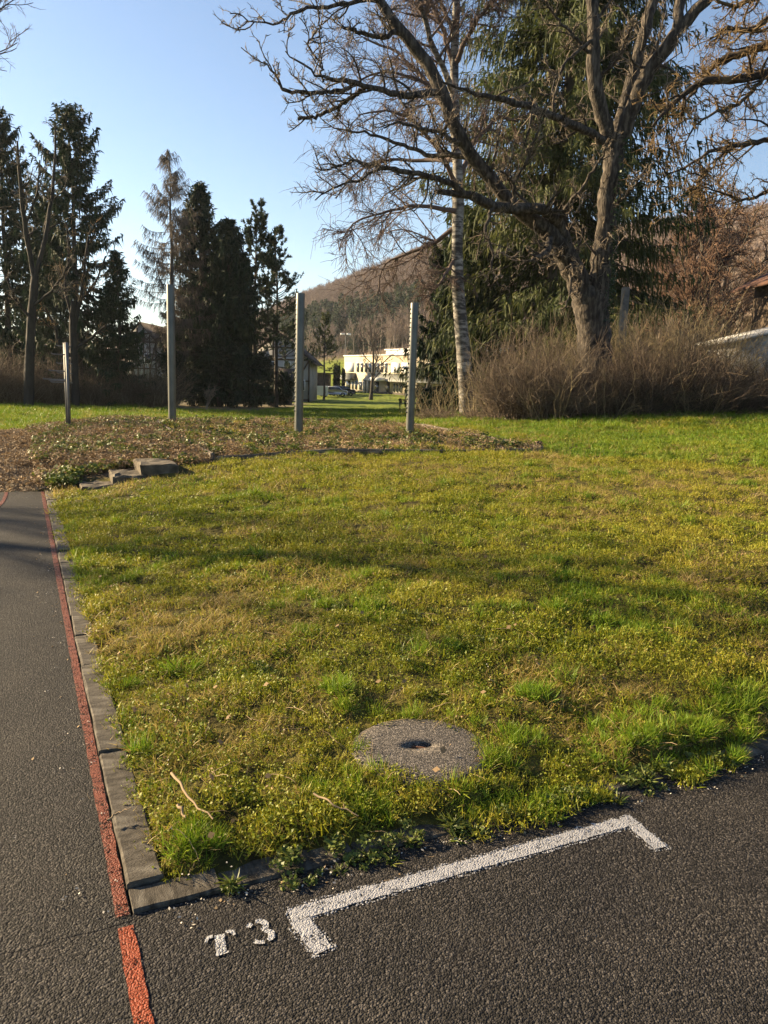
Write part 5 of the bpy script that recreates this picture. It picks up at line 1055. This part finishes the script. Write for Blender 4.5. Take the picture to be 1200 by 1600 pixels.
lawn_protos = [proto('tuft_a', [tuft(38, .060, .020, .055, .0019, .55, .10, 1), rosette(12, .055, .022, .0058, 101, .7), tuft(14, .055, .015, .05, .0013, .9, .2, 201)], [MT['blade'], MT['clover'], MT['blade_dry']]),
               proto('tuft_b', [tuft(34, .060, .018, .048, .0018, .7, .12, 2), rosette(28, .060, .028, .0054, 102, .75), tuft(10, .055, .02, .05, .0013, .9, .2, 202)], [MT['blade'], MT['clover'], MT['blade_dry']]),
               proto('tuft_c', [tuft(18, .055, .018, .045, .0016, .6, .12, 3), rosette(10, .05, .016, .0055, 103), tuft(42, .060, .025, .075, .0014, .95, .2, 203)], [MT['blade'], MT['clover'], MT['blade_dry']]),
               proto('tuft_d', [tuft(46, .045, .06, .14, .0021, .50, .14, 4, 3), rosette(12, .05, .02, .007, 104), tuft(16, .05, .05, .12, .0016, .7, .25, 204, 3)], [MT['lush'], MT['clover'], MT['blade_dry']]),
               proto('tuft_e', [tuft(50, .060, .025, .065, .0019, .5, .10, 5), rosette(20, .055, .022, .0065, 105), tuft(4, .05, .02, .05, .0013, .9, .2, 205)], [MT['lush'], MT['clover'], MT['blade_dry']])]
rng = np.random.default_rng(400)
def polar(n, r0, r1, a0, a1, pw=1.0):
    q = rng.random(n); r_ = r0 * (r1 / r0) ** q if pw == 0 else np.sqrt(r0 * r0 + (r1 * r1 - r0 * r0) * q); a = np.radians(a0 + (a1 - a0) * rng.random(n)); return r_ * np.sin(a), r_ * np.cos(a)
X = []; Yy = []; SC = []
for (r0, r1, dens, sc) in [(1.9, 3.2, 600, .90), (3.2, 4.6, 460, 1.0), (4.6, 6.5, 300, 1.1), (6.5, 9, 190, 1.25), (9, 13, 110, 1.5), (13, 19, 60, 1.9), (19, 28, 30, 2.5), (28, 40, 14, 3.3), (40, 56, 6, 4.4)]:
    n = int(dens * math.radians(75) / 2 * (r1 * r1 - r0 * r0)); x, y = polar(n, r0, r1, -38, 37); X.append(x); Yy.append(y); SC.append(np.full(n, sc))
X = np.concatenate(X); Yy = np.concatenate(Yy); SC = np.concatenate(SC)
u, v = xy2uv(X, Yy); wob = .05 * (vnoise(X * 6, Yy * 6, 8) - .5)
over = np.where(u > .45, .18 * sstep(.12, .6, vnoise(u * 2.9, u * 0 + 3, 9)) * sstep(.45, 1.2, u) , 0)      # grass creeping over the front kerb
ok = ((u > .088 + wob) | (v > 19) | ((u < -2.2) & (v > 8.9))) & (v > .12 + wob - over)
ok &= ~(in_bed(u, v) | in_cover(u, v) | in_path(u, v)) & ~((u < .05) & (v < 8.9))
ok &= ~((u > .38) & (u < 1.85) & (v > 8.24) & (v < 9.25))
dm = np.hypot(X - MHX, Yy - MHY); ok &= dm > .262 + .05 * (vnoise(X * 9, Yy * 9, 5) - .5)
ok &= ~((X > 3.0) & (Yy > 21.6 - .02 * X) & (Yy < 60)) & ~((X < -8) & (Yy > 47))
X, Yy, SC, u, v, dm = (q[ok] for q in (X, Yy, SC, u, v, dm)); n = len(X)
na = vnoise(X * 1.1, Yy * 1.1, 21) * .6 + vnoise(X * 3.7, Yy * 3.7, 22) * .4; nb_ = vnoise(X * .8 + 9, Yy * .8, 23) * .5 + vnoise(X * 4.3, Yy * 4.3, 24) * .5; rr = rng.random(n)
idx = np.where(rr < .42, 1, 0); idx = np.where(na + .35 * (rr - .5) > .60, 2, idx); idx = np.where((nb_ > .64) & (rr < .6), 4, idx)
idx = np.where((vnoise(X * 5.3, Yy * 5.3, 25) > .88) & (rr < .2) & (SC < 1.3), 3, idx)
far = np.hypot(X, Yy); lush_zone = (far > 19) | ((X > 3.0) & (far > 13)); idx = np.where(lush_zone & (rr < .75), 4, idx)
edge_grass = ((v < .45) & (u > 1.9) & (rr < .30)) | ((dm < .40) & (rr < .16)); idx = np.where(edge_grass, 3, idx)
for (px, py, s) in [(300, 1305, .09), (232, 1150, .06), (528, 1085, .09), (545, 1110, .06), (815, 1150, .09), (835, 1090, .08), (780, 1190, .07), (1090, 1130, .10), (1000, 1150, .09), (1150, 1110, .1)]:
    q = WZ(px, py, .08); idx = np.where(np.hypot(X - q[0], Yy - q[1]) < s, 3, idx)
Z = np.where((v < .14) & (u > 0) & (v > -.2), .018, ground_z(X, Yy)); Z = np.where(dm < .31, .068, Z); rot = np.stack([rng.normal(size=n) * .12, rng.normal(size=n) * .12, rng.random(n) * 6.283], 1)
hs_ = .62 + .8 * (.5 * vnoise(X * 2.2, Yy * 2.2, 31) + .5 * vnoise(X * 7.1, Yy * 7.1, 32))
scatter('grass', 'short patchy lawn grass with moss and dry blades', 'grass', lawn_protos, np.stack([X, Yy, Z], 1), rot, SC * hs_ * rng.uniform(.75, 1.25, n) * np.where(idx == 3, .72, 1.0), idx)
print('grass tufts', n)

# weeds along the kerbs and in the lawn
wp = [proto('weed_a', [rosette(40, .05, .04, .011, 301, .7), stalks(8, .04, .03, .06, .0012, 302)], [MT['weed'], MT['weed']]), proto('weed_b', [tuft(26, .02, .06, .11, .006, 1.3, .18, 303, 3), rosette(10, .05, .02, .009, 304)], [MT['weed'], MT['weed']])]
P = []
for (px, py, k, s) in [(495, 1362, 8, .07), (600, 1325, 5, .07), (520, 1335, 5, .08), (870, 1250, 9, .06), (905, 1245, 9, .05), (1000, 1215, 16, .10), (1060, 1205, 14, .09), (1110, 1190, 12, .08), (365, 1385, 5, .03), (715, 1300, 7, .05), (800, 1270, 6, .04), (570, 1340, 8, .06), (660, 1305, 6, .05), (450, 1345, 6, .05)]:
    q = WZ(px, py, .02); P.append(np.stack([q[0] + rng.normal(size=k) * s, q[1] + rng.normal(size=k) * s * .45], 1))
for (px, py) in [(1040, 912), (1020, 900), (690, 975), (650, 985), (560, 720 + 240), (770, 1000), (960, 860), (640, 1030), (420, 1040), (880, 1010), (330, 900), (1120, 1020)]:
    q = WZ(px, py, .12); k = 5; P.append(np.stack([q[0] + rng.normal(size=k) * .12, q[1] + rng.normal(size=k) * .12], 1))
P = np.concatenate(P); uu, vv = xy2uv(P[:, 0], P[:, 1]); P = P[vv > -.075]; n = len(P); uu, vv = xy2uv(P[:, 0], P[:, 1]); zz = np.where((vv < .12), np.where(vv > 0, .022, .0), ground_z(P[:, 0], P[:, 1]) + .01)
scatter('weeds', 'small green weeds along the kerb and in the lawn', 'weeds', wp, np.stack([P[:, 0], P[:, 1], zz], 1), np.stack([rng.normal(size=n) * .15, rng.normal(size=n) * .15, rng.random(n) * 6.28], 1), rng.uniform(.3, .75, n), (rng.random(n) < .3).astype(int))

# litter on bed, cover and path
lp = [proto('litter_a', [litter(46, .13, .03, .036, 311), stalks(7, .12, .05, .16, .0018, 312, 1.6)], [MT['dead_leaf'], MT['straw']]), proto('litter_b', [litter(46, .12, .12, .034, 313), stalks(9, .10, .10, .26, .0024, 314, .9)], [MT['dead_leaf'], MT['straw']]),
      proto('litter_c', [rosette(44, .11, .12, .022, 315, .9), litter(14, .1, .04, .04, 316)], [MT['weed'], MT['dead_leaf']]), proto('litter_d', [litter(60, .10, .012, .022, 317), stalks(10, .1, .02, .08, .0014, 318, 3)], [MT['straw'], MT['straw']])]
def fillr(n, u0, u1, v0, v1): return uv2xy(rng.uniform(u0, u1, n), rng.uniform(v0, v1, n))
X = []; Yy = []; I = []
x, y = fillr(2600, 2.4, 8.35, 9.25, 17.1); X.append(x); Yy.append(y); k = rng.random(2600); I.append(np.where(k < .50, 0, np.where(k < .66, 1, np.where(k < .86, 2, 3))))
x, y = fillr(3400, -.05, 2.28, 9.0, 17.3); X.append(x); Yy.append(y); k = rng.random(3400); gq = vnoise(x * 1.6, y * 1.6, 41); I.append(np.where(k < .45, 1, np.where((k < .85) & (gq > .36), 2, 0)))
x, y = fillr(3800, -2.2, 0.0, 8.88, 19); X.append(x); Yy.append(y); k = rng.random(3800); I.append(np.where(k < .8, 3, 0))
x = rng.uniform(2.6, 16, 2600); y = 21.0 + rng.random(2600) ** 1.5 * 4 + .7 * (vnoise(x, x * 0, 7) - .5) + .25 * np.clip(6 - x, 0, 9); X.append(x); Yy.append(y); I.append(np.where(rng.random(2600) < .7, 0, 2))
x, y = fillr(40, .1, .4, 8.7, 9.3); X.append(x); Yy.append(y); I.append(np.full(40, 2))
X = np.concatenate(X); Yy = np.concatenate(Yy); I = np.concatenate(I); u, v = xy2uv(X, Yy)
ok = ~((u > .40) & (u < 1.82) & (v > 8.26) & (v < 9.2)); X, Yy, I = X[ok], Yy[ok], I[ok]; n = len(X)
scatter('leaf_litter', 'brown dead leaves, bark chips and dry stalks on bed, path and under the hedge', 'litter', lp, np.stack([X, Yy, ground_z(X, Yy) + .012], 1), np.stack([rng.normal(size=n) * .2, rng.normal(size=n) * .2, rng.random(n) * 6.28], 1), rng.uniform(.7, 1.3, n), I)
# sparse grass in the bed
x, y = fillr(900, 2.4, 8.35, 9.25, 17.1); kk = vnoise(x * .9, y * .9, 51) > .45; x, y = x[kk], y[kk]; n = len(x)
scatter('bed_grass', 'sparse grass tufts growing through the planting bed', 'grass', [proto('bed_tuft', [tuft(36, .07, .04, .10, .0035, .5, .1, 331), tuft(26, .07, .04, .12, .003, .8, .2, 332)], [MT['blade'], MT['blade_dry']])], np.stack([x, y, ground_z(x, y)], 1), np.stack([x * 0, y * 0, rng.random(n) * 6.28], 1), rng.uniform(.8, 1.8, n), np.zeros(n, int))
# loose bits on the lawn: dead leaves, straws, chips
lb = [proto('bit_a', [litter(3, .03, .01, .022, 341)], [MT['dead_leaf']]), proto('bit_b', [stalks(2, .02, .03, .09, .0015, 342, 4)], [MT['straw']]), proto('bit_c', [litter(2, .03, .008, .011, 343)], [MT['chip']])]
x, y = polar(900, 2.2, 14, -36, 36, 0); u, v = xy2uv(x, y); kk = (u > .16) & (v > .05) & ~(in_bed(u, v) | in_cover(u, v)) & (v < 9 ) | ((u > 8.6) & (v > 0)); x, y = x[kk], y[kk]; n = len(x)
scatter('lawn_debris', 'dead leaves, straws and pale chips lying on the lawn', 'debris', lb, np.stack([x, y, ground_z(x, y) + .04], 1), np.stack([rng.normal(size=n) * .3, rng.normal(size=n) * .3, rng.random(n) * 6.28], 1), rng.uniform(.6, 1.3, n), rng.choice([0, 1, 1, 2], n))
def stick(label, pts, r_):
    q = np.array([[*WZ(a, b_, z)] for (a, b_, z) in pts]); b = Buf(); P_ = resample(np.concatenate([q, np.ones((len(q), 1))], 1), 9)[:, :3]; P_[1:-1] += rng.normal(size=(7, 3)) * .004; tubes(b, P_, np.linspace(r_, r_ * .5, 9), 6)
    put('stick', b.mesh('stick', smooth=True), MT['straw'], label=label, cat='stick', group='dead sticks in the grass')
stick('long pale stick lying in the grass near the kerb corner', [(268, 1208, .10), (290, 1240, .10), (333, 1280, .09)], .006)
stick('thin brown stick across the grass below the manhole cover', [(490, 1240, .10), (520, 1255, .10), (560, 1275, .08)], .0045)
stick('short pale stick in the grass beside the long one', [(278, 1258, .10), (290, 1278, .09)], .007)
stick('thin dark stick on the kerb beside the red line', [(168, 1282, .05), (180, 1270, .06), (205, 1262, .08)], .004)

# grit, straws and leaf bits swept against the kerbs
n = 420; k = rng.random(n) < .65; uu = np.where(k, rng.uniform(.1, 4.5, n), -.0 - np.abs(rng.normal(size=n)) * .10); vv = np.where(k, -np.abs(rng.normal(size=n)) * .06, rng.uniform(0, 8.5, n)); x, y = uv2xy(uu, vv)
scatter('kerb_grit', 'small stones, straws and leaf bits swept against the kerb', 'debris', [proto('grit_a', [litter(4, .03, .003, .010, 351)], [MT['chip']]), proto('grit_b', [stalks(1, .02, .03, .06, .0011, 352, 9)], [MT['straw']]), proto('grit_c', [litter(2, .03, .004, .014, 353)], [MT['dead_leaf']])], np.stack([x, y, np.where(uu < 0, .006, .003)], 1), np.stack([x * 0, x * 0, rng.random(n) * 6.28], 1), rng.uniform(.5, 1.1, n), rng.choice([0, 0, 1, 2], n))

# ------------------------------------------------------------------ wooded hills
def hill_tree(seed):
    global rng
    rng = np.random.default_rng(seed); b = Buf(); H = 15.0
    P = grow(np.array([[0, 0, -.5]]), np.array([[0, 0, 1.0]]), np.array([H]), 5, .03, .02); R = taper(np.array([.20]), np.array([.04]), 6); tubes(b, P, R, 5)
    a = spawn(P, R, 16, .35, 1, 42, 10, (0, 0, 1), .3); L = H * .30 * rng.uniform(.6, 1.1, 16) * (1.3 - .7 * a[4]); P1 = grow(a[0], a[1], L, 3, .08, .08); R1 = taper(np.full(16, .07), np.full(16, .03), 4); tubes(b, P1, R1, 3)
    c = Buf(); a = spawn(P1, R1, 7, .2, 1, 40, 12, (0, 0, 1), .2); L = a[2] * .5 * rng.uniform(.5, 1.1, len(a[0])); P2 = grow(a[0], a[1], L, 2, .1, .08); ribbons(c, P2, np.tile([[.035, .03, .015]], (len(L), 1)))
    R2 = np.full((len(L), 3), .03); a = spawn(P2, R2, 6, .2, 1, 40, 14, (0, 0, 1), .2); L = a[2] * .6 * rng.uniform(.5, 1.2, len(a[0])); P3 = grow(a[0], a[1], L, 1, .1, .05); ribbons(c, P3, np.tile([[.03, .012]], (len(L), 1))); return [b, c]
MT['hill_trunk'] = M('beech_trunk', [(0.16, 0.13, 0.11), (0.30, 0.26, 0.22)], 2, .9); MT['hill_twig'] = M('distant_beech_twigs', [(0.14, 0.105, 0.09), (0.24, 0.185, 0.155), (0.34, 0.27, 0.23)], 1, .9, island=.7)
def hill_spruce(seed):
    global rng
    rng = np.random.default_rng(seed); b = Buf(); tubes(b, np.array([[0, 0, -.5], [0, 0, 7], [0, 0, 14.0]]), np.array([.2, .12, .03]), 4); c = Buf(); n = 520; t = rng.random(n) ** 1.2; a = rng.random(n) * 6.283; q = 2.7 * (1 - t) ** .85 * np.sqrt(rng.random(n))
    S = np.stack([q * np.cos(a), q * np.sin(a), .6 + t * 13.4], 1); P = grow(S, np.stack([np.cos(a), np.sin(a), np.full(n, -.25)], 1), rng.uniform(.5, 1.1, n), 2, .1, -.1); ribbons(c, P, np.tile([[.12, .2, .03]], (n, 1)), nrm(rng.normal(size=(n, 3)) * .5 + [0, 0, 1.0])); return [b, c]
hp = [proto('hill_a', hill_tree(1), [MT['hill_trunk'], MT['hill_twig']]), proto('hill_b', hill_tree(2), [MT['hill_trunk'], MT['hill_twig']]), proto('hill_c', hill_tree(3), [MT['hill_trunk'], MT['hill_twig']]), proto('hill_d', hill_spruce(4), [MT['bark_dark'], MT['pine']])]
rng = np.random.default_rng(500)
n = 16000; az = rng.uniform(-17, 36, n); r0 = np.interp(az, _haz, _hr0); r1 = np.interp(az, _haz, _hr1); q = rng.random(n) ** .8; r_ = r0 * 1.33 + (r1 * 1.06 - r0 * 1.33) * q
x = r_ * np.sin(np.radians(az)); y = r_ * np.cos(np.radians(az)); kk = rng.random(n) < .85; x, y, az, r_, r0, r1 = (k[kk] for k in (x, y, az, r_, r0, r1)); n = len(x)
fr = (r_ - r0) / (r1 - r0); nv = vnoise(x / 26, y / 26, 61)
con = ((az < 2.2) & (az > -9) & (fr > .22) & (fr < .44 - .01 * az) & (nv > .30) & (rng.random(n) < .85)) | ((az > .6) & (az < 3.2) & (fr > .40) & (fr < .60) & (nv > .45))
I = np.where(con, 3, rng.integers(0, 3, n))
scatter('forest', 'leafless brown beech forest with dark conifers covering the hillside', 'forest', hp, np.stack([x, y, ground_z(x, y)], 1), np.stack([x * 0, x * 0, rng.random(n) * 6.28], 1), rng.uniform(.45, .80, n) * np.where(con, 1.25, 1.0), I)

# ------------------------------------------------------------------ air
hz = Buf(); box(hz, (0, 540, 65), (2000, 1240, 140)); hm = bpy.data.materials.new('pale_air'); hm.use_nodes = True; hn = hm.node_tree.nodes; hn.clear()
ho_ = hn.new('ShaderNodeOutputMaterial'); pv = hn.new('ShaderNodeVolumePrincipled'); pv.inputs['Color'].default_value = (0.86, 0.91, 1.0, 1); pv.inputs['Density'].default_value = 0.00013; pv.inputs['Anisotropy'].default_value = 0.2
hm.node_tree.links.new(pv.outputs[0], ho_.inputs['Volume'])
put('haze', hz.mesh('haze'), hm, kind='stuff', label='thin pale evening haze in the valley', cat='haze')
